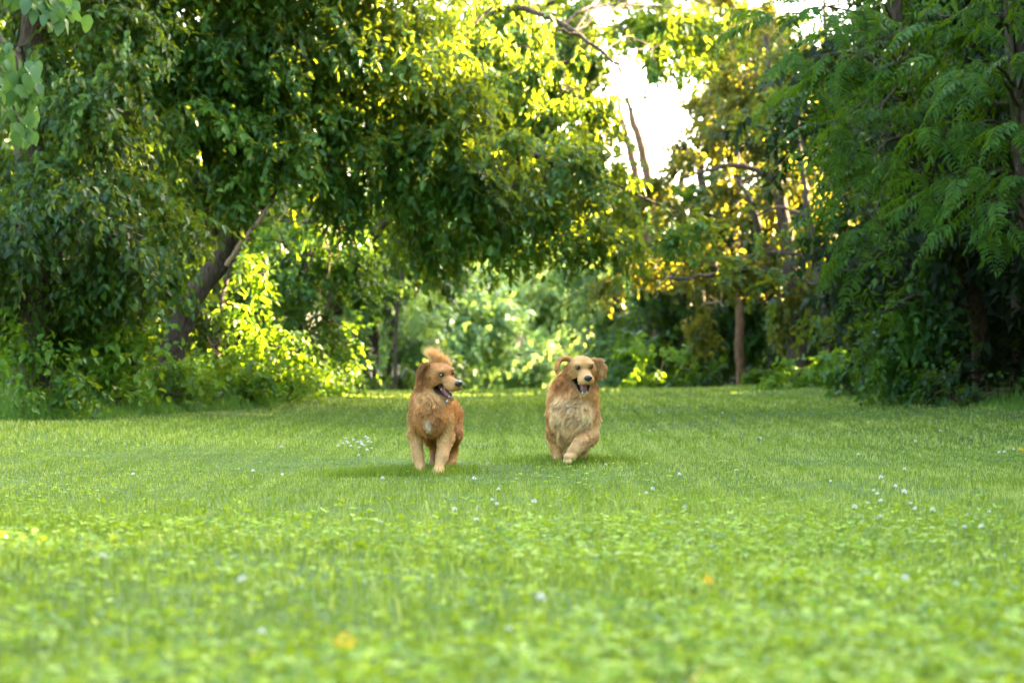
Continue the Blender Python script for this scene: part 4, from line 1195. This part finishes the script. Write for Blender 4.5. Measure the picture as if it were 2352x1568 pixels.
def Ry(a):
    c, s = math.cos(a), math.sin(a)
    return np.array([[c, 0, s], [0, 1, 0], [-s, 0, c]])


def small_ball(name, m, parent, c, r, R=None, seg=12):
    u = np.linspace(0, np.pi, seg // 2 + 1); v = np.linspace(0, 2 * np.pi, seg, endpoint=False)
    U, W = np.meshgrid(u, v, indexing='ij')
    X = np.stack([np.sin(U) * np.cos(W), np.sin(U) * np.sin(W), np.cos(U)], -1).reshape(-1, 3) * np.asarray(r)
    if R is not None:
        X = X @ np.asarray(R).T
    i, j = np.meshgrid(np.arange(seg // 2), np.arange(seg), indexing='ij'); i = i.ravel(); j = j.ravel(); k_ = (j + 1) % seg
    F = np.stack([i * seg + j, (i + 1) * seg + j, (i + 1) * seg + k_, i * seg + k_], 1)
    return obj(name, mesh_np(name, X, [F], [m], None, True), parent, Vector(tuple(np.asarray(c, float))))


class Head:
    """Golden retriever head facing -y in its own frame, open-mouthed."""
    def __init__(s, body, o, R, sc, coat, light, dark, gape, near=0.0):
        s.b, s.o, s.R, s.sc = body, np.asarray(o, float), R, sc
        H, D, E = s.at, s.dir, s.ell
        back = D((0, 1, 0.1))
        E((0, 0.005, 0.004), (.068, .080, .055), col=coat, len=.020, flow=D((0, 1, -.1)), lift=.25)
        E((0, -.030, .030), (.060, .045, .033), col=light, len=.012, flow=back, lift=.2)                     # forehead
        for sx in (-1, 1):
            E((sx * .038, -.058, .040), (.022, .020, .012), k=.012, col=light, len=.012, flow=back, lift=.2)   # brow
            E((sx * .040, -.020, -.030), (.038, .050, .048), col=tuple(np.array(coat) * .6 + np.array(dark) * .4), len=.028, flow=D((sx * .5, .8, -.4)), lift=.35)  # cheek, darkened: facial shading is put into the coat
            E((sx * .025, -.116, -.041), (.024, .046, .026), k=.012, col=light, len=.010, flow=back, lift=.2)  # flews
        E((0, -.086, -.015), (.038, .050, .027), k=.010, col=light, len=.010, flow=back, lift=.2)
        E((0, -.130, -.021), (.034, .045, .025), k=.012, col=light, len=.009, flow=back, lift=.2)
        E((0, -.150, -.036), (.027, .022, .021), k=.012, col=light, len=.008, flow=back, lift=.2)            # front lip
        # lower jaw swung open
        hinge = np.array([0, -.002, -.048])
        a = math.radians(9) + gape
        J = lambda y, z, x=0: hinge + np.array([x, -y * math.cos(a) + z * math.sin(a) * -1, -y * math.sin(a) + z * math.cos(a)])
        s.J = J
        for sx in (-1, 1):
            s.cone(J(.005, -.004, sx * .040), J(.085, -.004, sx * .022), .022, .014, k=.012, col=coat, len=.010, flow=D((0, .8, -.5)), lift=.3)
            s.cone(J(.085, -.004, sx * .022), J(.132, 0, sx * .010), .014, .011, k=.012, col=light, len=.009, flow=D((0, .8, -.5)), lift=.3)
        s.cone(J(.01, -.022), J(.11, -.012), .026, .012, k=.02, col=coat, len=.018, flow=D((0, .8, -.6)), lift=.4)
        s.cone(J(-.03, -.02), J(.03, -.02), .05, .035, k=.03, col=coat, len=.035, flow=D((0, .5, -1)), lift=.4)
        # mouth opening between the jaws
        h2 = (a + 0.06) / 2
        c = hinge + 0.088 * np.array([0, -math.cos(h2), -math.sin(h2)]) + np.array([0, 0, .004])
        Rm = Rx(h2)
        # axes: along the opening, across, and height growing with the gape
        s.ell(c + np.array([near * .022, 0, 0]), (.046 + abs(near) * .010, .068, .020 + .036 * math.sin(gape)), Rloc=Rm.T, k=.006, sub=True, col=(.035, .012, .012), rim=.0075)
        s.ell(hinge + np.array([near * .012, -.055, -.018]), (.062, .032, .020 + .012 * gape), Rloc=Rm.T, k=.006, sub=True, col=(.030, .012, .012), rim=.0075)
        for sx in (-1, 1):
            s.ell((sx * .0430, -.0745, .021), (.0135, .010, .0088), k=.004, sub=True, col=(.02, .012, .01), rim=.0042, rimcol=(.04, .02, .012), halo=dark)

    def at(s, p):
        return s.o + s.sc * (s.R @ np.asarray(p, float))

    def dir(s, v):
        return nrm(s.R @ np.asarray(v, float))

    def ell(s, c, r, Rloc=None, k=.03, **d):
        Rl = np.eye(3) if Rloc is None else Rloc
        s.b.ell(s.at(c), np.asarray(r) * s.sc, Rl @ s.R.T, k * s.sc, **d)

    def cone(s, a, b, ra, rb, k=.03, **d):
        s.b.cone(s.at(a), s.at(b), ra * s.sc, rb * s.sc, k * s.sc, **d)

    def details(s, root, eye_white=None):
        """Nose, eyes, tongue and teeth, each a part."""
        sc, R = s.sc, s.R
        nb = Body(); z = dict(col=(0, 0, 0))
        nb.ell((0, -.167, -.011), (.025, .015, .017), k=.006, **z)
        nb.ell((0, -.172, -.020), (.012, .010, .012), k=.006, **z)
        for sx in (-1, 1):
            nb.ell((sx * .014, -.171, -.011), (.010, .010, .011), k=.004, **z)
            nb.ell((sx * .0085, -.183, -.011), (.0042, .006, .0038), k=.002, sub=True, **z)
        V, F = nb.surface(0.0022)
        obj('nose', mesh_np('nose', s.o + sc * (V @ R.T), [F], [NOSE], None, True), root)
        for sx in (-1, 1):
            w = eye_white is not None and sx == eye_white
            e = small_ball('eye', EYE_B, root, s.at((sx * .0420, -.0685, .021)), .0113 * sc, R)
            if w:
                small_ball('eye_white', EYE_W, e, sc * (R @ np.array([sx * .0084, -.0042, .0008])), (.0044 * sc, .0058 * sc, .0052 * sc), R)
        tb = Body()
        tb.chain([s.J(.02, .004), s.J(.07, .006), s.J(.100, .005), s.J(.112, .002)], [.018, .018, .016, .011], k=.01, **z)
        V, F = tb.surface(0.004)
        V = V * np.array([1.15, 1, 1]); 
        obj('tongue', mesh_np('tongue', s.o + sc * (V @ R.T), [F], [TONGUE], None, True), root)
        spots = []
        for sx in (-1, 1):
            spots += [(s.J(.122, .012, sx * .014), (0, 0, 1), .020, .0042), (s.J(.126, .010, sx * .0045), (0, 0, 1), .009, .0030), (s.J(.060, .012, sx * .028), (0, 0, 1), .013, .0052),
                      (np.array([sx * .019, -.142, -.046]), (0, 0, -1), .021, .0042), (np.array([sx * .006, -.158, -.044]), (0, 0, -1), .008, .003), (np.array([sx * .028, -.085, -.050]), (0, 0, -1), .013, .005)]
        for c, up, L, r in spots:
            a = np.linspace(0, 2 * np.pi, 6, endpoint=False)
            up = np.array(up, float)
            L, r = L * .62, r * .8
            ring = np.stack([np.cos(a) * r, np.sin(a) * r, 0 * a], 1)
            V = np.concatenate([c + ring - up * .004, c + ring * .75 + up * L * .5, [c + up * L]])
            F4 = np.array([(i, (i + 1) % 6, 6 + (i + 1) % 6, 6 + i) for i in range(6)]); F3 = np.array([(6 + i, 6 + (i + 1) % 6, 12) for i in range(6)])
            obj('tooth', mesh_np('tooth', s.o + sc * (V @ R.T), [F3, F4], [TOOTH], None, True), root)


def finish_dog(root, body, n_hair, seed, patch=None, h=0.006, sway=(0, 0, 0)):
    V, F = body.surface(h)
    N, ar = vert_normals(V, F)
    col, ln, fl, li = body.attributes(V)
    if patch is not None:
        col = patch(V, col)
    me = mesh_np('body', V, [F], [COAT], {'coat': col * 0.7}, True)
    obj('body', me, root)
    cv = grow_fur(V, F, N, ar, col, ln, fl, li, n_hair, seed, sway)
    o = bpy.data.objects.new('fur', cv); C.objects.link(o); o.parent = root
    return V


def legs(b, pts, rads, col, ln, paw, pawr, k=.03, feather=None, toe=(0, -1, 0)):
    n = len(pts)
    for i in range(n - 1):
        d = nrm(np.asarray(pts[i + 1], float) - np.asarray(pts[i], float))
        b.cone(pts[i], pts[i + 1], rads[i], rads[i + 1], k, col=col, len=ln[i], flow=d, lift=.22)
    paw = np.asarray(paw, float); t = nrm(np.asarray(toe, float)); sd = nrm(np.cross(t, (0, 0, 1)))
    b.ell(paw, (pawr, pawr * 1.15, pawr * 0.72), k=.02, col=np.array(col) * 1.15, len=.012, flow=t, lift=.3)
    for q in (-1.35, -.45, .45, 1.35):                       # toes
        b.ell(paw + t * pawr * (1.08 - 0.14 * abs(q)) + sd * q * pawr * .46 + np.array([0, 0, -pawr * .18]), (pawr * .34, pawr * .42, pawr * .46), k=.008, col=np.array(col) * 1.2, len=.006, flow=t, lift=.2)
    if feather:
        for f in feather:
            b.cone(*f[:4], k=.02, col=f[4], len=f[5], flow=f[6], lift=.4)


def red_dog():
    px, d = 991.6, 16.0           # between the front paws
    o = P(px, 1081, d); o[2] = float(ground_z(o[0], o[1])) - 0.006
    root = empty('dog', o, 'reddish golden dog running with its head turned aside and one ear flying up', 'dog')
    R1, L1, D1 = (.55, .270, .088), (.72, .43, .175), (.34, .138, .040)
    b = Body()
    dn = (0, 0, -1)
    b.ell((-.008, .07, .405), (.118, .140, .150), k=.06, col=R1, len=.036, flow=(0, .1, -1), lift=.40)
    b.ell((.035, .30, .405), (.118, .26, .140), k=.06, col=R1, len=.030, flow=(.1, .7, -.6), lift=.30)
    b.ell((.060, .55, .400), (.105, .19, .130), k=.06, col=R1, len=.030, flow=(.1, .7, -.6), lift=.30)
    b.ell((.035, .36, .275), (.092, .24, .105), k=.06, col=D1, len=.045, flow=(0, .3, -1), lift=.40)       # belly, coloured dark for the shade between the legs
    b.ell((-.010, -.045, .385), (.090, .080, .115), k=.05, col=R1, len=.040, flow=dn, lift=.45)           # breast
    for sx in (-1, 1):
        b.ell((-.008 + sx * .088, .06, .40), (.052, .09, .130), k=.04, col=R1, len=.022, flow=(0, .3, -1), lift=.25)   # shoulders
    # neck with ruff
    b.cone((-.015, .075, .48), (.000, .055, .630), .105, .085, k=.05, col=R1, len=.042, flow=(-.1, .4, -1), lift=.42)
    b.ell((.005, .0, .50), (.090, .085, .065), k=.04, col=L1, len=.050, flow=(.1, -.1, -1), lift=.45)
    R = Rz(math.radians(45)) @ Rx(math.radians(13)) @ Ry(math.radians(-7))
    hd = Head(b, (.045, .000, .660), R, 1.17, R1, tuple(np.array(R1) * 1.04), D1, math.radians(21), near=-1.0)
    # near ear swept back, far ear flung straight up
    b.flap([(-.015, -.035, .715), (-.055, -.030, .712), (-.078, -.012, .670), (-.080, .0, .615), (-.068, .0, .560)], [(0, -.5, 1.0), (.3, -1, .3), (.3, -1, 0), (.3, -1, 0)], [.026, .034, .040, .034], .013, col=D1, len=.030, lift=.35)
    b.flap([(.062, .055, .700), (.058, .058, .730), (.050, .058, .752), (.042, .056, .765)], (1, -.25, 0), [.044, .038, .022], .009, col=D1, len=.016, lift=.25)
    # front legs
    legs(b, [(-.098, .06, .36), (-.110, .09, .255), (-.092, .035, .125), (-.078, .00, .055)], [.062, .047, .033, .029], L1, [.022, .014, .012], (-.074, -.018, .042), .037, toe=(.05, -1, -.3),
         feather=[((-.105, .13, .25), (-.09, .075, .12), .020, .010, D1, .045, (0, .6, -1))])
    legs(b, [(.082, .03, .36), (.092, .05, .24), (.070, -.04, .125), (.052, -.085, .055)], [.064, .050, .035, .030], L1, [.022, .014, .012], (.046, -.105, .031), .040, toe=(-.15, -1, -.1),
         feather=[((.105, .10, .24), (.075, .01, .11), .020, .010, R1, .045, (0, .6, -1))])
    # hind legs
    legs(b, [(.110, .60, .38), (.125, .52, .255), (.118, .66, .150), (.118, .60, .062)], [.085, .062, .034, .028], R1, [.030, .024, .014], (.118, .575, .050), .036, toe=(-.05, -1, -.2))
    legs(b, [(.040, .62, .40), (.025, .50, .250), (.010, .62, .150), (.002, .52, .060)], [.085, .062, .034, .028], D1, [.030, .024, .014], (0, .495, .040), .036, toe=(0, -1, -.1))  # darker coat colour holds the shade under the body
    b.chain([(.05, .70, .42), (.04, .82, .38), (.02, .92, .30), (.01, .97, .22)], [.045, .036, .028, .012], k=.04, col=R1, len=.06, flow=(0, .3, -1), lift=.3)

    def patch(V, col):
        q = np.exp(-(((V[:, 0] + .022) / .028) ** 2 + ((V[:, 2] - .340) / .040) ** 2) ** 2) * (V[:, 1] < 0.06)
        u = np.exp(-(((V[:, 0] - .005) / .085) ** 2 + ((V[:, 2] - .50) / .045) ** 2)) * (V[:, 1] < 0.02) * 0.5
        col = col * (1 - u[:, None]) + np.array(L1) * 1.1 * u[:, None]
        return col * (1 - q[:, None]) + np.array((.74, .58, .40)) * q[:, None]
    finish_dog(root, b, 85000, 5, patch, 0.007, sway=(-.2, .3, .1))
    hd.details(root, eye_white=-1)
    # wisps fanning off the flung ear
    r = np.random.default_rng(3)
    nw, per, K = 58, 20, 6
    n = nw * per
    sw = np.sort(r.random(nw)); s = np.repeat(sw, per)
    root0 = np.stack([.000 + .108 * sw, .055 + r.normal(0, .006, nw), .752 - .045 * sw], 1)
    p0 = np.repeat(root0, per, 0) + r.normal(size=(n, 3)) * np.array([.010, .008, .012])
    dw = nrm(np.stack([-.62 + 1.35 * sw, r.normal(0, .18, nw), 1.0 - .25 * sw], 1) + r.normal(size=(nw, 3)) * .10)
    lw = r.uniform(.085, .120, nw) * (1.10 - 1.1 * np.abs(sw - .30))
    tip = np.repeat(root0 + dw * lw[:, None], per, 0) + r.normal(size=(n, 3)) * .009
    Ls = r.uniform(.6, 1.05, n)
    tt = np.linspace(0, 1, K)[None, :, None] * Ls[:, None, None]
    pts = p0[:, None, :] * (1 - tt) + tip[:, None, :] * tt
    pts[..., 0] -= .014 * np.linspace(0, 1, K)[None] ** 2 * (1 - s)[:, None]
    cv = bpy.data.hair_curves.new('ear_feather'); cv.add_curves([K] * n)
    cv.attributes['position'].data.foreach_set('vector', pts.astype(np.float32).ravel())
    ra = cv.attributes.get('radius') or cv.attributes.new('radius', 'FLOAT', 'POINT')
    ra.data.foreach_set('value', (np.ones((n, 1)) * .0011 * np.array([1, 1, .9, .75, .5, .2])).astype(np.float32).ravel())
    cc = np.array(L1) * r.lognormal(.12, .2, n)[:, None]
    ca = cv.attributes.new('coat', 'FLOAT_COLOR', 'POINT')
    ca.data.foreach_set('color', np.concatenate([np.clip(np.repeat(cc[:, None, :], K, 1) * np.linspace(.8, 1.15, K)[None, :, None], 0, .9), np.ones((n, K, 1))], 2).astype(np.float32).ravel())
    cv.materials.append(HAIR)
    o2 = bpy.data.objects.new('ear_feather', cv); C.objects.link(o2); o2.parent = root
    # tag under the chin
    t = small_ball('collar_tag', STEEL, root, (.105, -.105, .486), (.009, .003, .011), seg=14)
    return root


def gold_dog():
    px, d = 1318.0, 16.9
    o = P(px, 1063, d); o[2] = float(ground_z(o[0], o[1])) - 0.006
    root = empty('dog', o, 'paler golden dog in mid-stride facing the camera, ears flapping, one forepaw lifted', 'dog')
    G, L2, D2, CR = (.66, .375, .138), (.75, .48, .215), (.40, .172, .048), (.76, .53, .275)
    b = Body()
    dn = (0, 0, -1)
    b.ell((-.008, .10, .395), (.155, .155, .185), k=.06, col=G, len=.045, flow=(0, .1, -1), lift=.40)
    b.ell((.0, .34, .395), (.145, .26, .150), k=.06, col=L2, len=.038, flow=(0, .7, -.7), lift=.35)
    b.ell((.0, .60, .40), (.130, .18, .145), k=.06, col=L2, len=.035, flow=(0, .7, -.7), lift=.35)
    b.ell((-.010, -.030, .355), (.135, .095, .155), k=.05, col=CR, len=.058, flow=(-.55, -.1, -1), lift=.45)
    b.ell((-.012, .06, .240), (.105, .12, .105), k=.05, col=CR, len=.065, flow=(-.3, 0, -1), lift=.40)
    for sx in (-1, 1):
        b.ell((-.005 + sx * .112, .07, .39), (.062, .11, .15), k=.04, col=G, len=.040, flow=(sx * .1, .3, -1), lift=.3)
    b.cone((.0, .10, .50), (.045, .035, .635), .140, .095, k=.05, col=G, len=.055, flow=(-.1, .3, -1), lift=.42)
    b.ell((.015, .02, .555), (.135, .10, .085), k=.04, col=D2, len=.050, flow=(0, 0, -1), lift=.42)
    b.ell((.03, -.015, .50), (.115, .085, .07), k=.04, col=G, len=.055, flow=(0, -.1, -1), lift=.45)
    R = Rz(math.radians(12)) @ Ry(math.radians(-3)) @ Rx(math.radians(19))
    hd = Head(b, (.052, -.050, .684), R, 1.16, G, tuple(np.array(G) * 1.10), D2, math.radians(38))
    b.flap([(.0, -.02, .718), (-.042, -.022, .744), (-.088, -.02, .740), (-.112, -.015, .705), (-.118, -.01, .660)], [(0, -1, .3), (0, -1, .2), (.2, -1, 0), (.2, -1, 0)], [.032, .036, .036, .030], .013, col=tuple(np.array(G) * .7 + np.array(D2) * .3), len=.026, lift=.25)
    b.flap([(.110, -.015, .718), (.152, -.020, .724), (.186, -.020, .702), (.196, -.020, .660), (.184, -.02, .620)], [(0, -.6, 1), (.2, -.5, 1), (1, -.3, .2), (1, -.3, 0)], [.030, .040, .042, .036], .013, col=tuple(np.array(G) * .75 + np.array(D2) * .25), len=.030, lift=.25)
    b.ell((-.022, .0, .645), (.035, .05, .06), k=.02, col=D2, len=.040, flow=(-.4, .3, -1), lift=.45)
    b.ell((.130, .0, .64), (.030, .05, .06), k=.02, col=D2, len=.035, flow=(.4, .3, -1), lift=.4)
    # lifted forepaw crossing in front
    legs(b, [(.105, .07, .33), (.108, .02, .215), (.048, -.11, .160), (-.010, -.165, .098)], [.075, .058, .045, .038], L2, [.045, .030, .018], (-.030, -.180, .066), .042, toe=(-.55, -.5, -.75),
         feather=[((.120, .06, .20), (.07, -.05, .11), .030, .018, L2, .055, (0, .2, -1))])
    # the other foreleg, carrying weight
    legs(b, [(-.125, .09, .33), (-.135, .13, .215), (-.120, .12, .110), (-.113, .09, .050)], [.066, .050, .036, .031], G, [.030, .022, .012], (-.112, .070, .030), .038, toe=(0, -1, -.1),
         feather=[((-.13, .17, .22), (-.12, .15, .10), .025, .014, G, .055, (0, .4, -1))])
    # hind legs gathered under the body
    legs(b, [(.070, .62, .37), (.075, .48, .240), (.065, .60, .140), (.045, .48, .055)], [.085, .062, .036, .030], G, [.035, .030, .016], (.045, .455, .034), .038, toe=(0, -1, -.1))
    legs(b, [(-.070, .64, .37), (-.070, .52, .240), (-.065, .66, .150), (-.050, .56, .060)], [.085, .062, .036, .030], G, [.035, .030, .016], (-.048, .535, .038), .038, toe=(0, -1, -.1))
    b.ell((.06, .20, .17), (.05, .12, .07), k=.05, col=CR, len=.055, flow=(0, .2, -1), lift=.4)
    b.ell((-.105, .20, .22), (.045, .14, .08), k=.05, col=G, len=.045, flow=(-.1, .2, -1), lift=.4)
    b.chain([(0, .76, .42), (-.01, .88, .38), (-.02, .98, .30), (-.03, 1.02, .22)], [.045, .036, .028, .012], k=.04, col=L2, len=.06, flow=(0, .3, -1), lift=.3)
    finish_dog(root, b, 95000, 9, None, 0.007, sway=(-.1, .3, .1))
    hd.details(root)
    # collar with its tags
    g = Geo()
    a = np.linspace(0, 2 * np.pi, 33)
    pts = np.stack([-.016 + .130 * np.cos(a), .030 + .151 * np.sin(a), .468 + .045 * np.sin(a) + 0 * a], 1)
    tube(g, pts, np.full(33, .007), 6)
    col_ = obj('collar', g.mesh('collar', [COLLAR], True), root)
    for dx, rz in ((-.055, .3), (-.040, -.2)):
        t = small_ball('collar_tag', STEEL, col_, (dx, -.158, .404), (.0030, .002, .011), Rz(rz), seg=10)
    return root


red_dog()
gold_dog()


# ------------------------------------------------------------------ small things on the lawn
def clover_head(i):
    r = np.random.default_rng(500 + i)
    g = Geo()
    n = 34
    d = nrm(np.stack([r.normal(size=n), r.normal(size=n), np.abs(r.normal(size=n)) * 1.2 - 0.35], 1))
    p = np.array([0, 0, 0.055]) + d * 0.003
    g.add(*leaf_geo(p, d, np.cross(d, r.normal(size=(n, 3))), np.full(n, .0105), np.full(n, .0045), 'kite', r.uniform(0.3, 1, n)))
    return g.mesh('flower_head', [FLOWER])


FLOWER = leaf_mat('clover_flower', (0.50, 0.46, 0.40), (0.76, 0.74, 0.68), (0.88, 0.87, 0.83), (0.6, 0.6, 0.5), 0.3, 0.7, 0.1)
HEADS = [clover_head(i) for i in range(4)]
gs = Geo(); tube(gs, [(0, 0, 0), (.002, 0, .03), (0, 0, .055)], [.0012, .001, .001], 4)
STEM = gs.mesh('stem', [MT['fresh']], True)
fl_spots = []
for (cx, cy, sx, sy, n_) in ((830, 1032, 26, 6, 16), (800, 1040, 60, 14, 6), (2060, 1150, 60, 30, 12), (1560, 1150, 220, 40, 6), (2250, 1160, 80, 50, 8), (1150, 1180, 140, 40, 7), (1800, 1020, 300, 30, 9), (600, 1080, 260, 40, 4),
                             (1300, 1400, 500, 90, 4), (700, 1330, 300, 80, 2), (2100, 1330, 150, 70, 3), (1760, 960, 260, 14, 8)):
    for q in range(n_):
        fl_spots.append((cx + rng.normal(0, sx), cy + rng.normal(0, sy)))
fl_spots += [(1047, 1197), (1340, 1280), (1632, 1280), (1243, 1425), (1660, 1255), (880, 1120)]
for px, py in fl_spots:
    if not (900 < py < 1560):
        continue
    d = CAM_H * FPX / (py - 850)
    for _ in range(6):
        x = (px - 1176) / FPX * d
        d = (CAM_H - float(ground_z(x, d))) * FPX / (py - 850)
    if d > 42 or d < 4.5:
        continue
    x = (px - 1176) / FPX * d
    lab = ('white clover flower in the dense patch just left of the reddish dog' if px < 930 and py < 1075 else
           'white clover flower scattered over the lawn left of the dogs' if px < 960 else
           'white clover flower in the near lawn below the dogs' if px < 1500 else
           'white clover flower far back on the right-hand lawn' if py < 1080 else
           'white clover flower in the near lawn at the right')
    o = empty('clover_flower', (x, d, float(ground_z(x, d)) - 0.003), lab, 'flower', 'clover flowers in the lawn')
    k_ = rng.uniform(0.8, 1.25)
    o.scale = (k_, k_, k_)
    o.rotation_euler = (rng.normal(0, .15), rng.normal(0, .15), rng.uniform(0, 6))
    obj('stem', STEM, o)
    obj('flower_head', HEADS[rng.integers(0, 4)], o)

YEL = leaf_mat('fallen_leaf', (0.55, 0.28, 0.03), (0.75, 0.48, 0.04), (0.80, 0.62, 0.08), (0.7, 0.5, 0.03), 0.35)
for (px, py, L, lb) in ((1975, 938, .11, 'fallen yellow leaf on the right-hand lawn, leftmost of three near the trees'), (2020, 932, .08, 'fallen yellow leaf on the right-hand lawn, middle of three near the trees'), (2060, 946, .11, 'fallen yellow leaf on the right-hand lawn, lowest of three near the trees'),
                        (790, 1466, .060, 'blurred orange-yellow fallen leaf in the near lawn'), (575, 1492, .055, 'blurred pale fallen leaf in the near lawn, left of the orange one'), (1625, 1330, .05, 'small peach-coloured fallen leaf in the near lawn below the pale dog'), (1382, 1224, .045, 'small dry fallen leaf upright in the lawn between the dogs and camera'),
                        (1607, 1542, .06, 'blurred pinkish fallen leaf at the bottom edge of the picture'), (2394 - 50, 1030, .05, 'fallen orange leaf on the lawn at the right edge')):
    d = CAM_H * FPX / (py - 850)
    for _ in range(8):
        x = (px - 1176) / FPX * d
        d = (CAM_H - float(ground_z(x, d)) - 0.05) * FPX / (py - 850)
    x = (px - 1176) / FPX * d
    g = Geo()
    s_ = np.linspace(0, 1, 7); w_ = np.sin(s_ ** 0.8 * np.pi) * 0.34
    V = []
    for a_, b_ in zip(s_, w_):
        V += [(a_ - .5, -b_, b_ * .5 + .1 * a_), (a_ - .5, 0, .1 * math.sin(a_ * 3)), (a_ - .5, b_, b_ * .45)]
    F = []
    for q in range(6):
        F += [(q * 3, q * 3 + 1, q * 3 + 4, q * 3 + 3), (q * 3 + 1, q * 3 + 2, q * 3 + 5, q * 3 + 4)]
    g.add(np.array(V) * L, np.array(F), rng.uniform(0.2, 1))
    tube(g, np.array([(-.75, .03, .05), (-.6, 0, .03), (-.48, 0, .0)]) * L, [.002, .002, .002], 4, tint=0.2)
    o = obj('fallen_leaf', g.mesh('fallen_leaf', [YEL], True), None, (x, d, float(ground_z(x, d)) + 0.045))
    o.rotation_euler = (rng.normal(-.5, .3), rng.normal(0, .3), rng.uniform(0, 6))
    tag(o, lb, 'leaf', 'fallen leaves')

# dry sunlit twigs of the trees
def bare_branch(host, label, rows, side=4, m='twig'):
    b0 = np.append(P(*rows[0][:3]), rows[0][3])
    g = Geo()
    q = smooth_path([np.append(P(a, b, d), r) for a, b, d, r in rows], 18, 0.006)
    tube(g, q[:, :3], np.maximum(q[:, 3], .003), 6, .05)
    for _ in range(side):
        i = rng.integers(5, 16)
        e = q[i, :3] + nrm(rng.normal(size=3) + np.array([0, 0, .3])) * rng.uniform(.12, .3)
        tube(g, np.array([q[i, :3], (q[i, :3] + e) / 2 + rng.normal(size=3) * .02, e]), [q[i, 3] * .6, q[i, 3] * .4, .002], 4)
    root = bpy.data.objects[host]
    o = obj('bare_branch', g.mesh('bare_branch', [MT[m]], True, b0[:3]), root, Vector(tuple(b0[:3])) - root.location)
    o['label'] = label
    return o


bare_branch('leaning_tree', 'thick pale sunlit bare branch rising beside the leaning trunk', [(520, 610, 28.4, .035), (560, 550, 28.3, .03), (590, 510, 28.3, .025), (617, 470, 28.3, .015)])
bare_branch('woodland_tree', 'arched dry sunlit branch hanging in the left wood, topmost', [(742, 474, 33.5, .014), (775, 480, 33.5, .013), (792, 505, 33.5, .012), (798, 545, 33.5, .01), (812, 560, 33.5, .008), (806, 590, 33.5, .006)])
bare_branch('woodland_tree', 'straight dry sunlit branch under the arched one', [(728, 515, 33.6, .012), (748, 545, 33.6, .011), (757, 600, 33.6, .009), (752, 640, 33.6, .006)])
bare_branch('woodland_tree', 'dry sunlit stem beside the straight dry branch', [(766, 500, 33.7, .012), (775, 540, 33.7, .011), (778, 585, 33.7, .008)])
bare_branch('sunlit_sapling', 'pale leaning stem at the foot of the sunlit sapling', [(455, 745, 30.5, .016), (485, 790, 30.5, .014), (505, 830, 30.5, .010)])
bare_branch('gnarled_tree', 'forked bare branch lit orange in the right-hand wood', [(1615, 668, 42.5, .02), (1622, 695, 42.5, .018), (1650, 692, 42.5, .015), (1664, 705, 42.5, .010)], 6)
bare_branch('cedar_tree', 'bare thin branch crossing the sky gap from the right', [(1660, 190, 46, .03), (1620, 168, 46, .02), (1590, 150, 46, .012), (1562, 140, 46, .006)], 6, 'bark')
